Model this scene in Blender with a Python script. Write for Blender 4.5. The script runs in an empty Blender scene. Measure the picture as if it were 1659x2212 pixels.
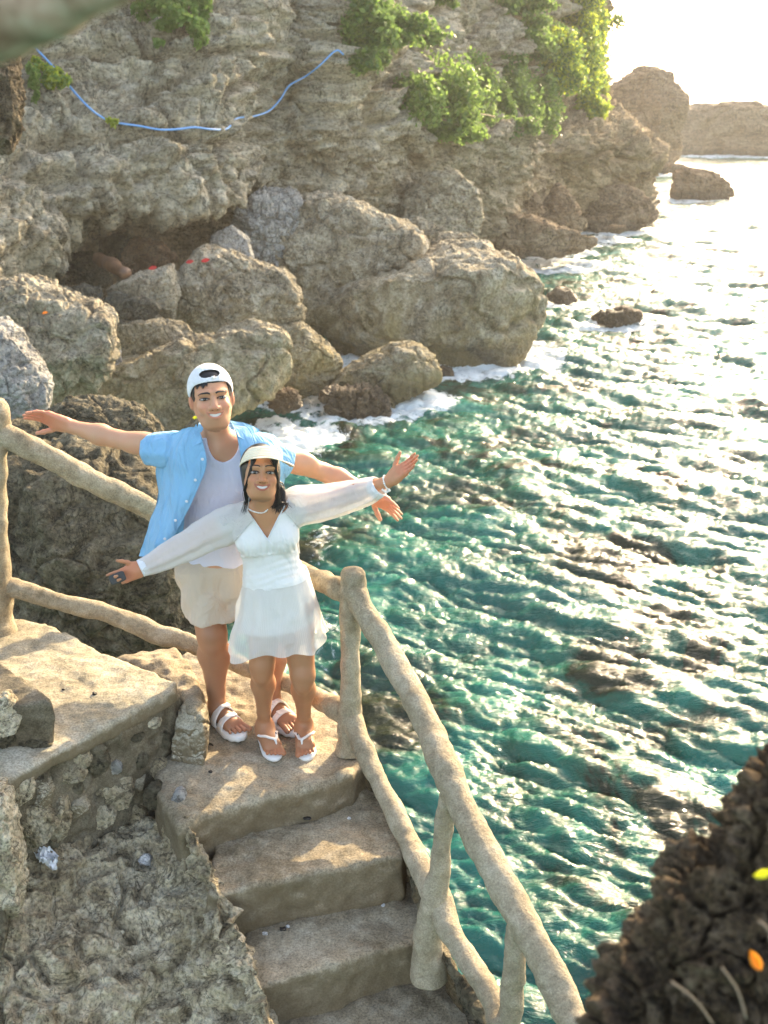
import bpy, math, random, time
_T0 = time.time()
import numpy as np
from mathutils import Vector
from mathutils.bvhtree import BVHTree

# ------------------------------------------------------------------ camera, sky, sun, exposure
SC = bpy.context.scene
COL = SC.collection
CAMZ = 6.0
PITCH = math.radians(20.94)
FPX, CX, CY = 2419.3, 829.5, 1106.0
cam_d = bpy.data.cameras.new('camera')
cam = bpy.data.objects.new('camera', cam_d); COL.objects.link(cam)
cam.location = (0, 0, CAMZ)
cam.rotation_euler = (math.pi/2-PITCH, 0, 0)
cam_d.sensor_fit = 'VERTICAL'; cam_d.sensor_height = 36.0; cam_d.sensor_width = 27.0
cam_d.lens = FPX/2212*36
cam_d.clip_start = 0.05; cam_d.clip_end = 20000
cam_d.dof.use_dof = True; cam_d.dof.focus_distance = 4.95; cam_d.dof.aperture_fstop = 4.8
SC.camera = cam
SUN_AZ, SUN_EL = 27.0, 24.0
world = bpy.data.worlds.new('World'); SC.world = world; world.use_nodes = True
wn = world.node_tree; wn.nodes.clear()
sky = wn.nodes.new('ShaderNodeTexSky'); sky.sky_type = 'NISHITA'; sky.sun_disc = False
sky.sun_elevation = math.radians(SUN_EL); sky.sun_rotation = math.radians(SUN_AZ)
sky.air_density = 0.9; sky.dust_density = 2.2; sky.ozone_density = 0.0
bg = wn.nodes.new('ShaderNodeBackground'); bg.inputs[1].default_value = 0.15
wo = wn.nodes.new('ShaderNodeOutputWorld')
wn.links.new(sky.outputs[0], bg.inputs[0]); wn.links.new(bg.outputs[0], wo.inputs[0])
sun_d = bpy.data.lights.new('sun', 'SUN'); sun_d.energy = 2.3; sun_d.angle = math.radians(0.6)
sun_d.color = (1.0, 0.86, 0.62)
sun = bpy.data.objects.new('sun', sun_d); COL.objects.link(sun)
_e, _a = math.radians(SUN_EL), math.radians(SUN_AZ)
SUNV = Vector((math.sin(_a)*math.cos(_e), math.cos(_a)*math.cos(_e), math.sin(_e)))
sun.rotation_euler = SUNV.to_track_quat('Z', 'Y').to_euler()
SC.view_settings.view_transform = 'Standard'; SC.view_settings.look = 'None'
SC.view_settings.gamma = 1; SC.view_settings.use_curve_mapping = False
SC.view_settings.exposure = 2.25
SC.view_settings.use_white_balance = True; SC.view_settings.white_balance_temperature = 7400; SC.view_settings.white_balance_tint = 10
SC.cycles.max_bounces = 8; SC.cycles.transparent_max_bounces = 12
SC.cycles.sample_clamp_indirect = 8.0
SC.cycles.use_denoising = True

# ------------------------------------------------------------------ coordinates: photo point + depth -> place
_cp, _sp = math.cos(PITCH), math.sin(PITCH)
def ray(u, v):
    x = (u-CX)/FPX; y = (CY-v)/FPX
    return np.array([x, _cp+y*_sp, -_sp+y*_cp])
def at(u, v, Y):
    d = ray(u, v); return np.array([0, 0, CAMZ])+d*(Y/d[1])
def atz(u, v, z):
    d = ray(u, v); return np.array([0, 0, CAMZ])+d*((z-CAMZ)/d[2])
def mpp(p):                                     # metres per photo unit at a point
    return (p[1]*_cp+(CAMZ-p[2])*_sp)/FPX
RT = np.array([1., 0, 0]); UPV = np.array([0, _sp, _cp]); FW = np.array([0, _cp, -_sp])

# ------------------------------------------------------------------ numpy noise
def _h(ix, iy, iz, s):
    h = ix.astype(np.uint32)*np.uint32(374761393)+iy.astype(np.uint32)*np.uint32(668265263)+iz.astype(np.uint32)*np.uint32(2147483647)+np.uint32((s*974711) & 0xffffffff)
    h ^= h >> np.uint32(13); h *= np.uint32(1274126177); h ^= h >> np.uint32(15); h *= np.uint32(2246822519); h ^= h >> np.uint32(16)
    return (h & np.uint32(0xffffff)).astype(np.float32)*np.float32(1/16777215.0)
def vnoise(P, s=0):
    P = np.asarray(P); F = np.floor(P); f = (P-F).astype(np.float32); F = F.astype(np.int64)
    w = f*f*f*(f*(f*6-15)+10)
    x, y, z = F[..., 0], F[..., 1], F[..., 2]; wx, wy, wz = w[..., 0], w[..., 1], w[..., 2]
    r = 0
    for a in (0, 1):
        for b in (0, 1):
            for c in (0, 1):
                r = r+_h(x+a, y+b, z+c, s)*(wx if a else 1-wx)*(wy if b else 1-wy)*(wz if c else 1-wz)
    return r*2-1
def fbm(P, octv=4, s=0, gain=.5, lac=2.03):
    r = 0; a = 1.; P = np.asarray(P, dtype=np.float64)
    for i in range(octv):
        r = r+a*vnoise(P, s+i*7); P = P*lac+13.7; a *= gain
    return r
def ridged(P, octv=4, s=0):
    r = 0; a = 1.; P = np.asarray(P, dtype=np.float64)
    for i in range(octv):
        r = r+a*(1-2*np.abs(vnoise(P, s+i*7))); P = P*2.07+5.1; a *= .5
    return r
def worley(P, s=0):
    P = np.asarray(P, dtype=np.float64); F = np.floor(P).astype(np.int64); f = (P-F).astype(np.float32)
    d1 = np.full(P.shape[:-1], 9., np.float32); d2 = d1.copy()
    for a in (-1, 0, 1):
        for b in (-1, 0, 1):
            for c in (-1, 0, 1):
                x, y, z = F[..., 0]+a, F[..., 1]+b, F[..., 2]+c
                dx = a+_h(x, y, z, s)-f[..., 0]; dy = b+_h(x, y, z, s+1)-f[..., 1]; dz = c+_h(x, y, z, s+2)-f[..., 2]
                d = np.sqrt(dx*dx+dy*dy+dz*dz)
                m = d < d1; d2 = np.where(m, d1, np.minimum(d2, d)); d1 = np.where(m, d, d1)
    return d1, d2
def sstep(a, b, x):
    t = np.clip((x-a)/(b-a), 0, 1); return t*t*(3-2*t)

# ------------------------------------------------------------------ meshes and objects
def mesh_np(name, V, quads=None, tris=None, smooth=True):
    me = bpy.data.meshes.new(name); V = np.asarray(V, dtype=np.float32)
    nq = 0 if quads is None else len(quads); nt = 0 if tris is None else len(tris)
    me.vertices.add(len(V)); me.vertices.foreach_set('co', V.ravel())
    li = []
    if nq: li.append(np.asarray(quads, dtype=np.int32).ravel())
    if nt: li.append(np.asarray(tris, dtype=np.int32).ravel())
    li = np.concatenate(li); me.loops.add(len(li)); me.loops.foreach_set('vertex_index', li)
    st = np.concatenate([np.arange(nq)*4, nq*4+np.arange(nt)*3]).astype(np.int32)
    me.polygons.add(nq+nt); me.polygons.foreach_set('loop_start', st)
    me.update(calc_edges=True)
    if smooth: me.polygons.foreach_set('use_smooth', np.ones(nq+nt, dtype=bool))
    me.validate(); return me
def tag(o, label=None, cat=None, group=None, kind=None):
    if label: o['label'] = label
    if cat: o['category'] = cat
    if group: o['group'] = group
    if kind: o['kind'] = kind
    return o
def link(name, me, mat=None, parent=None, loc=None):
    o = bpy.data.objects.new(name, me); COL.objects.link(o)
    if mat is not None and not me.materials: me.materials.append(mat)
    if loc is not None: o.location = tuple(float(c) for c in loc)
    if parent is not None:
        o.parent = parent
        o.matrix_parent_inverse.identity()
        o.location = Vector(o.location)-wloc(parent) if loc is not None else -wloc(parent)
    return o
def wloc(o):
    v = Vector(o.location); p = o.parent
    while p is not None: v = v+Vector(p.location); p = p.parent
    return v
def empty(name, loc):
    o = bpy.data.objects.new(name, None); COL.objects.link(o); o.location = tuple(float(c) for c in loc)
    o.empty_display_size = .1
    return o
def grid_quads(n, m, closed_m=False, closed_n=False):
    i = np.arange(n if closed_n else n-1)[:, None]; j = np.arange(m if closed_m else m-1)[None, :]
    i2 = (i+1) % n; j2 = (j+1) % m
    return np.stack([i*m+j+0*j, i*m+j2, i2*m+j2, i2*m+j+0*j], -1).reshape(-1, 4)
def catmull(P, n):
    P = np.asarray(P, dtype=float)
    if len(P) < 3: 
        t = np.linspace(0, 1, n)[:, None]; return P[0]*(1-t)+P[-1]*t
    Q = np.vstack([2*P[0]-P[1], P, 2*P[-1]-P[-2]])
    t = np.linspace(0, len(P)-1-1e-9, n); i = t.astype(int); f = (t-i)[:, None]
    a, b, c, d = Q[i], Q[i+1], Q[i+2], Q[i+3]
    return .5*((2*b)+(-a+c)*f+(2*a-5*b+4*c-d)*f**2+(-a+3*b-3*c+d)*f**3)
def frames(C):
    T = np.gradient(C, axis=0); T /= np.linalg.norm(T, axis=1)[:, None]+1e-12
    ref = np.array([0, 0, 1.]) if abs(T[0][2]) < .9 else np.array([0, 1., 0])
    N = []; n = np.cross(np.cross(T[0], ref), T[0]); n /= np.linalg.norm(n)
    for t in T:
        n = n-t*np.dot(n, t); n /= np.linalg.norm(n); N.append(n.copy())
    N = np.array(N); return T, N, np.cross(T, N)
def tube(C, r, n=10, caps=True, rough=0, rs=0, sq=1.0, fr=6.0):
    """tube mesh data along C (k,3) with radii r; optional noisy surface; returns V, Q, Tri"""
    C = np.asarray(C, float); r = np.broadcast_to(np.asarray(r, float), (len(C),))
    T, N, B = frames(C); a = np.linspace(0, 2*np.pi, n, endpoint=False)
    D = N[:, None]*np.cos(a)[None, :, None]+B[:, None]*np.sin(a)[None, :, None]*sq
    V = C[:, None]+D*r[:, None, None]
    if rough: V = V+D*(fbm(V*fr, 3, rs)*rough)[..., None]
    k = len(C); V = V.reshape(-1, 3); Q = grid_quads(k, n, closed_m=True); tr = np.zeros((0, 3), int)
    if caps:
        V = np.vstack([V, C[0]-T[0]*r[0]*.35, C[-1]+T[-1]*r[-1]*.35])
        j = np.arange(n); j2 = (j+1) % n
        tr = np.vstack([np.stack([np.full(n, k*n), j2, j], 1), np.stack([np.full(n, k*n+1), (k-1)*n+j, (k-1)*n+j2], 1)])
    return V, Q, tr
class MB:
    def __init__(s): s.V = []; s.Q = []; s.T = []; s.n = 0
    def add(s, V, Q=None, T=None):
        V = np.asarray(V, float).reshape(-1, 3); s.V.append(V)
        if Q is not None and len(Q): s.Q.append(np.asarray(Q)+s.n)
        if T is not None and len(T): s.T.append(np.asarray(T)+s.n)
        s.n += len(V); return s
    def tube(s, C, r, n=8, **k): return s.add(*tube(C, r, n, **k))
    def build(s, name, mat, parent=None, smooth=True):
        V = np.vstack(s.V); Q = np.vstack(s.Q) if s.Q else None; T = np.vstack(s.T) if s.T else None
        c = V.mean(0); me = mesh_np(name, V-c, Q, T, smooth)
        return link(name, me, mat, parent, loc=c)

# ------------------------------------------------------------------ SDF modelling + surface nets
def s_cap(a, b, r1, r2):
    a = np.asarray(a, float); b = np.asarray(b, float); ab = b-a; L2 = ab@ab+1e-12
    R = max(r1, r2)
    def f(P):
        t = np.clip(((P-a)@ab)/L2, 0, 1); return np.linalg.norm(P-a-t[..., None]*ab, axis=-1)-(r1+(r2-r1)*t)
    return f, np.minimum(a, b)-R, np.maximum(a, b)+R
def s_ell(c, r, M=None):
    c = np.asarray(c, float); r = np.asarray(r, float); M = np.eye(3) if M is None else np.asarray(M)   # rows of M = axes
    def f(P):
        q = (P-c)@M.T; k = np.linalg.norm(q/r, axis=-1); k2 = np.linalg.norm(q/(r*r), axis=-1)+1e-9
        return np.where(k2 < 1e-6, -r.min(), k*(k-1)/k2)
    R = np.abs(M.T)@r; return f, c-R, c+R
def s_box(c, h, M=None, rad=0.0):
    c = np.asarray(c, float); h = np.asarray(h, float)-rad; M = np.eye(3) if M is None else np.asarray(M)
    def f(P):
        q = np.abs((P-c)@M.T)-h
        return np.linalg.norm(np.maximum(q, 0), axis=-1)+np.minimum(q.max(-1), 0)-rad
    R = np.abs(M.T)@(h+rad); return f, c-R, c+R
def smin(a, b, k):
    if k <= 0: return np.minimum(a, b)
    h = np.maximum(k-np.abs(a-b), 0)/k; return np.minimum(a, b)-h*h*k*.25
class SDF:
    def __init__(s): s.ops = []
    def u(s, prim, k=.02): s.ops.append(('u', prim[0], k, prim[1], prim[2])); return s
    def sub(s, prim, k=.005): s.ops.append(('s', prim[0], k, prim[1], prim[2])); return s
    def post(s, fn): s.ops.append(('p', fn, 0, None, None)); return s
    def cap(s, a, b, r1, r2=None, k=.02): return s.u(s_cap(a, b, r1, r1 if r2 is None else r2), k)
    def ell(s, c, r, M=None, k=.02): return s.u(s_ell(c, r, M), k)
    def box(s, c, h, M=None, rad=.01, k=.01): return s.u(s_box(c, h, M, rad), k)
    def bounds(s):
        L = [o for o in s.ops if o[0] == 'u']
        return np.min([o[3] for o in L], 0), np.max([o[4] for o in L], 0)
    def ev(s, P, lo=None, hi=None, m=.0):
        d = np.full(P.shape[:-1], .5)
        for t, f, k, a, b in s.ops:
            if a is not None and lo is not None:
                mm = m+k+.02
                if np.any(a-mm > hi) or np.any(b+mm < lo): continue
            if t == 'u': d = smin(d, f(P), k)
            elif t == 's': d = -smin(-d, f(P), k)
            else: d = f(P, d)
        return d
def surface_nets(S, h, lo=None, hi=None, n=16, margin=.02):
    if lo is None: lo, hi = S.bounds(); lo = lo-margin; hi = hi+margin
    lo = np.asarray(lo, float); hi = np.asarray(hi, float)
    dims = np.ceil((hi-lo)/(h*n)).astype(int); N = dims*n+2
    half = h*n*.5*1.7321
    gid, pos, quads = [], [], []
    o3 = np.arange(n+1)
    lin = np.stack(np.meshgrid(o3, o3, o3, indexing='ij'), -1)
    mul = np.array([N[1]*N[2], N[2], 1], dtype=np.int64)
    corners = [(a, b, c) for a in (0, 1) for b in (0, 1) for c in (0, 1)]
    B = np.stack(np.meshgrid(*[np.arange(d) for d in dims], indexing='ij'), -1).reshape(-1, 3)
    for bi in B:
        bl = lo+bi*n*h; bh = bl+n*h; cc = (bl+bh)/2
        # cull by primitive boxes
        hit = False
        for t, f, k, a, b in s_ops_u(S):
            if np.all(a-k-margin <= bh) and np.all(b+k+margin >= bl): hit = True; break
        if not hit: continue
        dc = float(S.ev(cc[None], bl, bh, half)[0])
        if abs(dc) > half*1.35+.02: continue
        G = lin+bi*n; P = lo+G*h
        D = S.ev(P, bl, bh)
        I = D < 0
        if I.all() or not I.any(): continue
        # active cells
        cnt = np.zeros((n, n, n), int)
        for a, b, c in corners: cnt += I[a:n+a, b:n+b, c:n+c]
        act = (cnt > 0) & (cnt < 8)
        idx = np.argwhere(act)
        acc = np.zeros((len(idx), 3)); w = np.zeros(len(idx))
        for ax in range(3):
            for a in (0, 1):
                for b in (0, 1):
                    o = [0, 0, 0]; o[(ax+1) % 3] = a; o[(ax+2) % 3] = b
                    e = [o[0], o[1], o[2]]; e[ax] += 1
                    p0 = idx+o; p1 = idx+e
                    d0 = D[p0[:, 0], p0[:, 1], p0[:, 2]]; d1 = D[p1[:, 0], p1[:, 1], p1[:, 2]]
                    m = (d0 < 0) != (d1 < 0)
                    t = np.where(m, d0/(d0-d1+1e-12*(d0 == d1)), 0)
                    q = np.array(o, float)+np.zeros((len(idx), 3)); q[:, ax] += t
                    acc[m] += q[m]; w[m] += 1
        pos.append(lo+(idx+bi*n+acc/w[:, None])*h); gid.append((idx+bi*n)@mul)
        for ax in range(3):
            sl0 = [slice(0, n)]*3; sl1 = [slice(0, n)]*3; sl1[ax] = slice(1, n+1)
            A = I[tuple(sl0)]; C = I[tuple(sl1)]; m = A != C
            e = np.argwhere(m); 
            if not len(e): continue
            ge = e+bi*n; b1 = (ax+1) % 3; b2 = (ax+2) % 3
            ok = (ge[:, b1] > 0) & (ge[:, b2] > 0); e = e[ok]; ge = ge[ok]
            inn = A[e[:, 0], e[:, 1], e[:, 2]]
            c0 = ge@mul; q = np.stack([c0, c0-mul[b1], c0-mul[b1]-mul[b2], c0-mul[b2]], 1)
            q[~inn] = q[~inn][:, ::-1]; quads.append(q)
    gid = np.concatenate(gid); pos = np.vstack(pos); quads = np.vstack(quads)
    o = np.argsort(gid); gs = gid[o]
    k = np.searchsorted(gs, quads.ravel()); k = np.clip(k, 0, len(gs)-1)
    ok = (gs[k] == quads.ravel()).reshape(-1, 4).all(1)
    Q = o[k].reshape(-1, 4)[ok]
    return pos, Q
def s_ops_u(S): return [o for o in S.ops if o[0] == 'u']
def sdf_obj(name, S, h, mat, parent=None, disp=None, **kw):
    V, Q = surface_nets(S, h, **kw)
    if disp is not None: V = disp(V)
    return MB().add(V, Q).build(name, mat, parent)

# ------------------------------------------------------------------ node materials
def newmat(name):
    m = bpy.data.materials.new(name); m.use_nodes = True
    nt = m.node_tree; b = nt.nodes['Principled BSDF']; return m, nt, b
def nd(nt, t, **kw):
    n = nt.nodes.new(t)
    for k, v in kw.items():
        if k.startswith('_'): setattr(n, k[1:], v)
        else: n.inputs[k].default_value = v
    return n
def coords(nt, scale=(1, 1, 1), space='Position'):
    mp = nt.nodes.new('ShaderNodeMapping'); mp.inputs['Scale'].default_value = scale
    if space == 'Position': g = nt.nodes.new('ShaderNodeNewGeometry'); nt.links.new(g.outputs['Position'], mp.inputs[0])
    else: g = nt.nodes.new('ShaderNodeTexCoord'); nt.links.new(g.outputs['Object'], mp.inputs[0])
    return mp.outputs[0]
def noise(nt, co, scale, detail=6, rough=.6, dist=0):
    n = nt.nodes.new('ShaderNodeTexNoise'); n.inputs['Scale'].default_value = scale; n.inputs['Detail'].default_value = detail
    n.inputs['Roughness'].default_value = rough; n.inputs['Distortion'].default_value = dist; nt.links.new(co, n.inputs['Vector']); return n.outputs[0]
def ramp(nt, fac, stops):
    r = nt.nodes.new('ShaderNodeValToRGB'); e = r.color_ramp.elements
    while len(e) < len(stops): e.new(0.5)
    for i, (p, c) in enumerate(stops):
        e[i].position = p; e[i].color = (*c, 1) if len(c) == 3 else c
    nt.links.new(fac, r.inputs[0]); return r.outputs[0]
def mix(nt, fac, a, b, mode='MIX'):
    m = nt.nodes.new('ShaderNodeMix'); m.data_type = 'RGBA'; m.blend_type = mode
    for s, v in ((0, fac), (6, a), (7, b)):
        if isinstance(v, (int, float)): m.inputs[s].default_value = v
        elif isinstance(v, tuple): m.inputs[s].default_value = (*v, 1)
        else: nt.links.new(v, m.inputs[s])
    return m.outputs[2]
def math_(nt, op, a, b=0.0, c=None, clamp=False):
    m = nt.nodes.new('ShaderNodeMath'); m.operation = op; m.use_clamp = clamp
    for s, v in ((0, a), (1, b), (2, c)):
        if v is None: continue
        if isinstance(v, (int, float)): m.inputs[s].default_value = v
        else: nt.links.new(v, m.inputs[s])
    return m.outputs[0]
def bump(nt, b, h, strength=.5, dist=.02, prev=None):
    n = nt.nodes.new('ShaderNodeBump'); n.inputs['Strength'].default_value = strength; n.inputs['Distance'].default_value = dist
    nt.links.new(h, n.inputs['Height'])
    if prev is not None: nt.links.new(prev, n.inputs['Normal'])
    nt.links.new(n.outputs[0], b.inputs['Normal']); return n.outputs[0]
def posz(nt):
    g = nt.nodes.new('ShaderNodeNewGeometry'); s = nt.nodes.new('ShaderNodeSeparateXYZ'); nt.links.new(g.outputs['Position'], s.inputs[0]); return s.outputs[2]

def rock_mat(name, dark, mid, light, scale=1.0, algae=None, wet=True, bumpd=.03, bands=False, speck=1.0):
    m, nt, b = newmat(name)
    co = coords(nt); cob = coords(nt, (1, 1, 3.2)) if bands else co
    n1 = noise(nt, cob, .9*scale, 8, .62, .6); n2 = noise(nt, cob, 5*scale, 9, .7); n3 = noise(nt, co, 26*scale, 8, .72)
    base = ramp(nt, n1, [(.36, dark), (.5, mid), (.66, light)])
    base = mix(nt, .55, base, ramp(nt, n2, [(.37, dark), (.49, mid), (.62, light)]))
    ck = math_(nt, 'ABSOLUTE', math_(nt, 'SUBTRACT', noise(nt, co, 1.9*scale, 7, .62, .8), .5))      # dark seams running through the stone
    base = mix(nt, ramp(nt, ck, [(.0, (.75, .75, .75)), (.018, (0, 0, 0))]), base, tuple(c*.45 for c in dark))
    sp = ramp(nt, n3, [(.36, (.28, .26, .23)), (.49, (1, 1, 1)), (.65, (1.5, 1.47, 1.4))])
    base = mix(nt, .8*speck, base, sp, 'MULTIPLY')
    if algae is not None:
        z = posz(nt); zz = math_(nt, 'ADD', z, math_(nt, 'MULTIPLY', n2, 1.6)); 
        f = ramp(nt, math_(nt, 'MULTIPLY', zz, .25), [(.25, (1, 1, 1)), (.78, (0, 0, 0))])
        f = math_(nt, 'MULTIPLY', f, ramp(nt, n1, [(.38, (.15, .15, .15)), (.6, (1, 1, 1))]))
        base = mix(nt, f, base, mix(nt, n3, algae, tuple(c*1.9 for c in algae)))
    if wet:
        z = posz(nt); zz = math_(nt, 'SUBTRACT', z, math_(nt, 'MULTIPLY', n2, .7))
        f = ramp(nt, zz, [(.0, (1, 1, 1)), (.28, (0, 0, 0))])
        base = mix(nt, math_(nt, 'MULTIPLY', f, .6), base, (.05, .04, .028))
        nt.links.new(math_(nt, 'SUBTRACT', .92, math_(nt, 'MULTIPLY', f, .5)), b.inputs['Roughness'])
    else: b.inputs['Roughness'].default_value = .92
    nt.links.new(base, b.inputs['Base Color']); b.inputs['Specular IOR Level'].default_value = .25
    v = nd(nt, 'ShaderNodeTexVoronoi', Scale=18*scale); nt.links.new(co, v.inputs['Vector'])
    pits = ramp(nt, v.outputs[0], [(.12, (0, 0, 0)), (.42, (1, 1, 1))])
    h = math_(nt, 'ADD', math_(nt, 'MULTIPLY', n3, 1.3), math_(nt, 'MULTIPLY', pits, .5))
    p = bump(nt, b, h, .8, bumpd)
    bump(nt, b, n2, .6, bumpd*2.5, p)
    return m
print("t0", time.time()-_T0)
# ================================================================== rock materials
M_cliff = rock_mat('cliff_limestone', (.20, .165, .115), (.48, .42, .31), (.72, .66, .54), .5, bands=True, bumpd=.10, wet=True)
M_bould = rock_mat('boulder_limestone', (.13, .105, .07), (.38, .32, .23), (.64, .58, .46), .7, algae=(.27, .20, .075), bumpd=.07)
M_pale = rock_mat('pale_limestone', (.20, .19, .17), (.42, .40, .37), (.60, .58, .54), .9, bumpd=.06, wet=False)
M_shore = rock_mat('brown_shore_rock', (.11, .07, .04), (.27, .185, .115), (.42, .32, .22), .5, bumpd=.08, bands=True)
M_far = rock_mat('far_brown_rock', (.10, .07, .045), (.24, .17, .11), (.36, .28, .19), .35, bumpd=.1, bands=True)
M_dark = rock_mat('dark_reef_rock', (.035, .028, .017), (.145, .12, .075), (.30, .26, .18), 1.8, bumpd=.035, wet=False)
M_reef = rock_mat('porous_reef_rock', (.17, .125, .07), (.54, .44, .29), (.80, .71, .54), 2.4, bumpd=.02, wet=False)
M_near = rock_mat('near_brown_rock', (.035, .022, .012), (.13, .085, .045), (.27, .20, .13), 5, bumpd=.012, wet=False)
M_cave = rock_mat('cave_rubble_rock', (.05, .045, .035), (.15, .135, .10), (.26, .24, .19), .8, bumpd=.07, wet=False)
M_red = rock_mat('reddish_rock', (.09, .05, .03), (.22, .13, .075), (.36, .27, .19), .8, bumpd=.06, wet=False)

_nt = M_cliff.node_tree; _b = _nt.nodes['Principled BSDF']; _src = _b.inputs['Base Color'].links[0].from_socket
_g = _nt.nodes.new('ShaderNodeNewGeometry'); _s = _nt.nodes.new('ShaderNodeSeparateXYZ'); _nt.links.new(_g.outputs['Position'], _s.inputs[0])
_f = ramp(_nt, math_(_nt, 'MULTIPLY', math_(_nt, 'ADD', _s.outputs[1], math_(_nt, 'MULTIPLY', _s.outputs[2], -1.6)), .02), [(.50, (0, 0, 0)), (.85, (1, 1, 1))])
_nt.links.new(mix(_nt, math_(_nt, 'MULTIPLY', _f, .75), _src, mix(_nt, 1., _src, (.80, .62, .46), 'MULTIPLY')), _b.inputs['Base Color'])  # warm haze cast painted into the far, low cliff colour
# ================================================================== rocks from their own outlines, each with real depth
def icos(level):
    t = (1+5**.5)/2
    V = [(-1, t, 0), (1, t, 0), (-1, -t, 0), (1, -t, 0), (0, -1, t), (0, 1, t), (0, -1, -t), (0, 1, -t), (t, 0, -1), (t, 0, 1), (-t, 0, -1), (-t, 0, 1)]
    F = [(0, 11, 5), (0, 5, 1), (0, 1, 7), (0, 7, 10), (0, 10, 11), (1, 5, 9), (5, 11, 4), (11, 10, 2), (10, 7, 6), (7, 1, 8), (3, 9, 4), (3, 4, 2), (3, 2, 6), (3, 6, 8), (3, 8, 9), (4, 9, 5), (2, 4, 11), (6, 2, 10), (8, 6, 7), (9, 8, 1)]
    V = np.array(V, float); V /= np.linalg.norm(V, axis=1)[:, None]; F = np.array(F)
    for _ in range(level):
        E = np.sort(np.vstack([F[:, [0, 1]], F[:, [1, 2]], F[:, [2, 0]]]), 1)
        U, inv = np.unique(E, axis=0, return_inverse=True); inv = inv.ravel()
        mid = V[U[:, 0]]+V[U[:, 1]]; mid /= np.linalg.norm(mid, axis=1)[:, None]
        n = len(F); a, b, c = inv[:n]+len(V), inv[n:2*n]+len(V), inv[2*n:]+len(V); V = np.vstack([V, mid])
        F = np.vstack([np.stack([F[:, 0], a, c], 1), np.stack([F[:, 1], b, a], 1), np.stack([F[:, 2], c, b], 1), np.stack([a, b, c], 1)])
    return V, F
_ICO = {}
def ico(l):
    if l not in _ICO: _ICO[l] = icos(l)
    return _ICO[l]
ROCKS = []     # (x, y, rx, ry) footprints, for the surf
def rock_disp(V, N, amp, fr, seed, pits=1.0, stretch=(1, 1, 1)):
    P = V*np.array(stretch)*fr
    d = amp*(.55*fbm(P*.6, 3, seed)+.30*ridged(P*1.7, 3, seed+3)-.1)
    w1, w2 = worley(P*1.1+fbm(P*2, 2, seed+9)[..., None]*.25, seed+5)
    d -= amp*.55*(1-sstep(0, .16, w2-w1))                       # cracks
    w1, w2 = worley(P*4.3, seed+15)
    d -= amp*.22*pits*(1-sstep(.15, .42, w1))                    # pits
    d += amp*.17*fbm(P*6, 4, seed+20, .62)
    return V+N*d[:, None]
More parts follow.
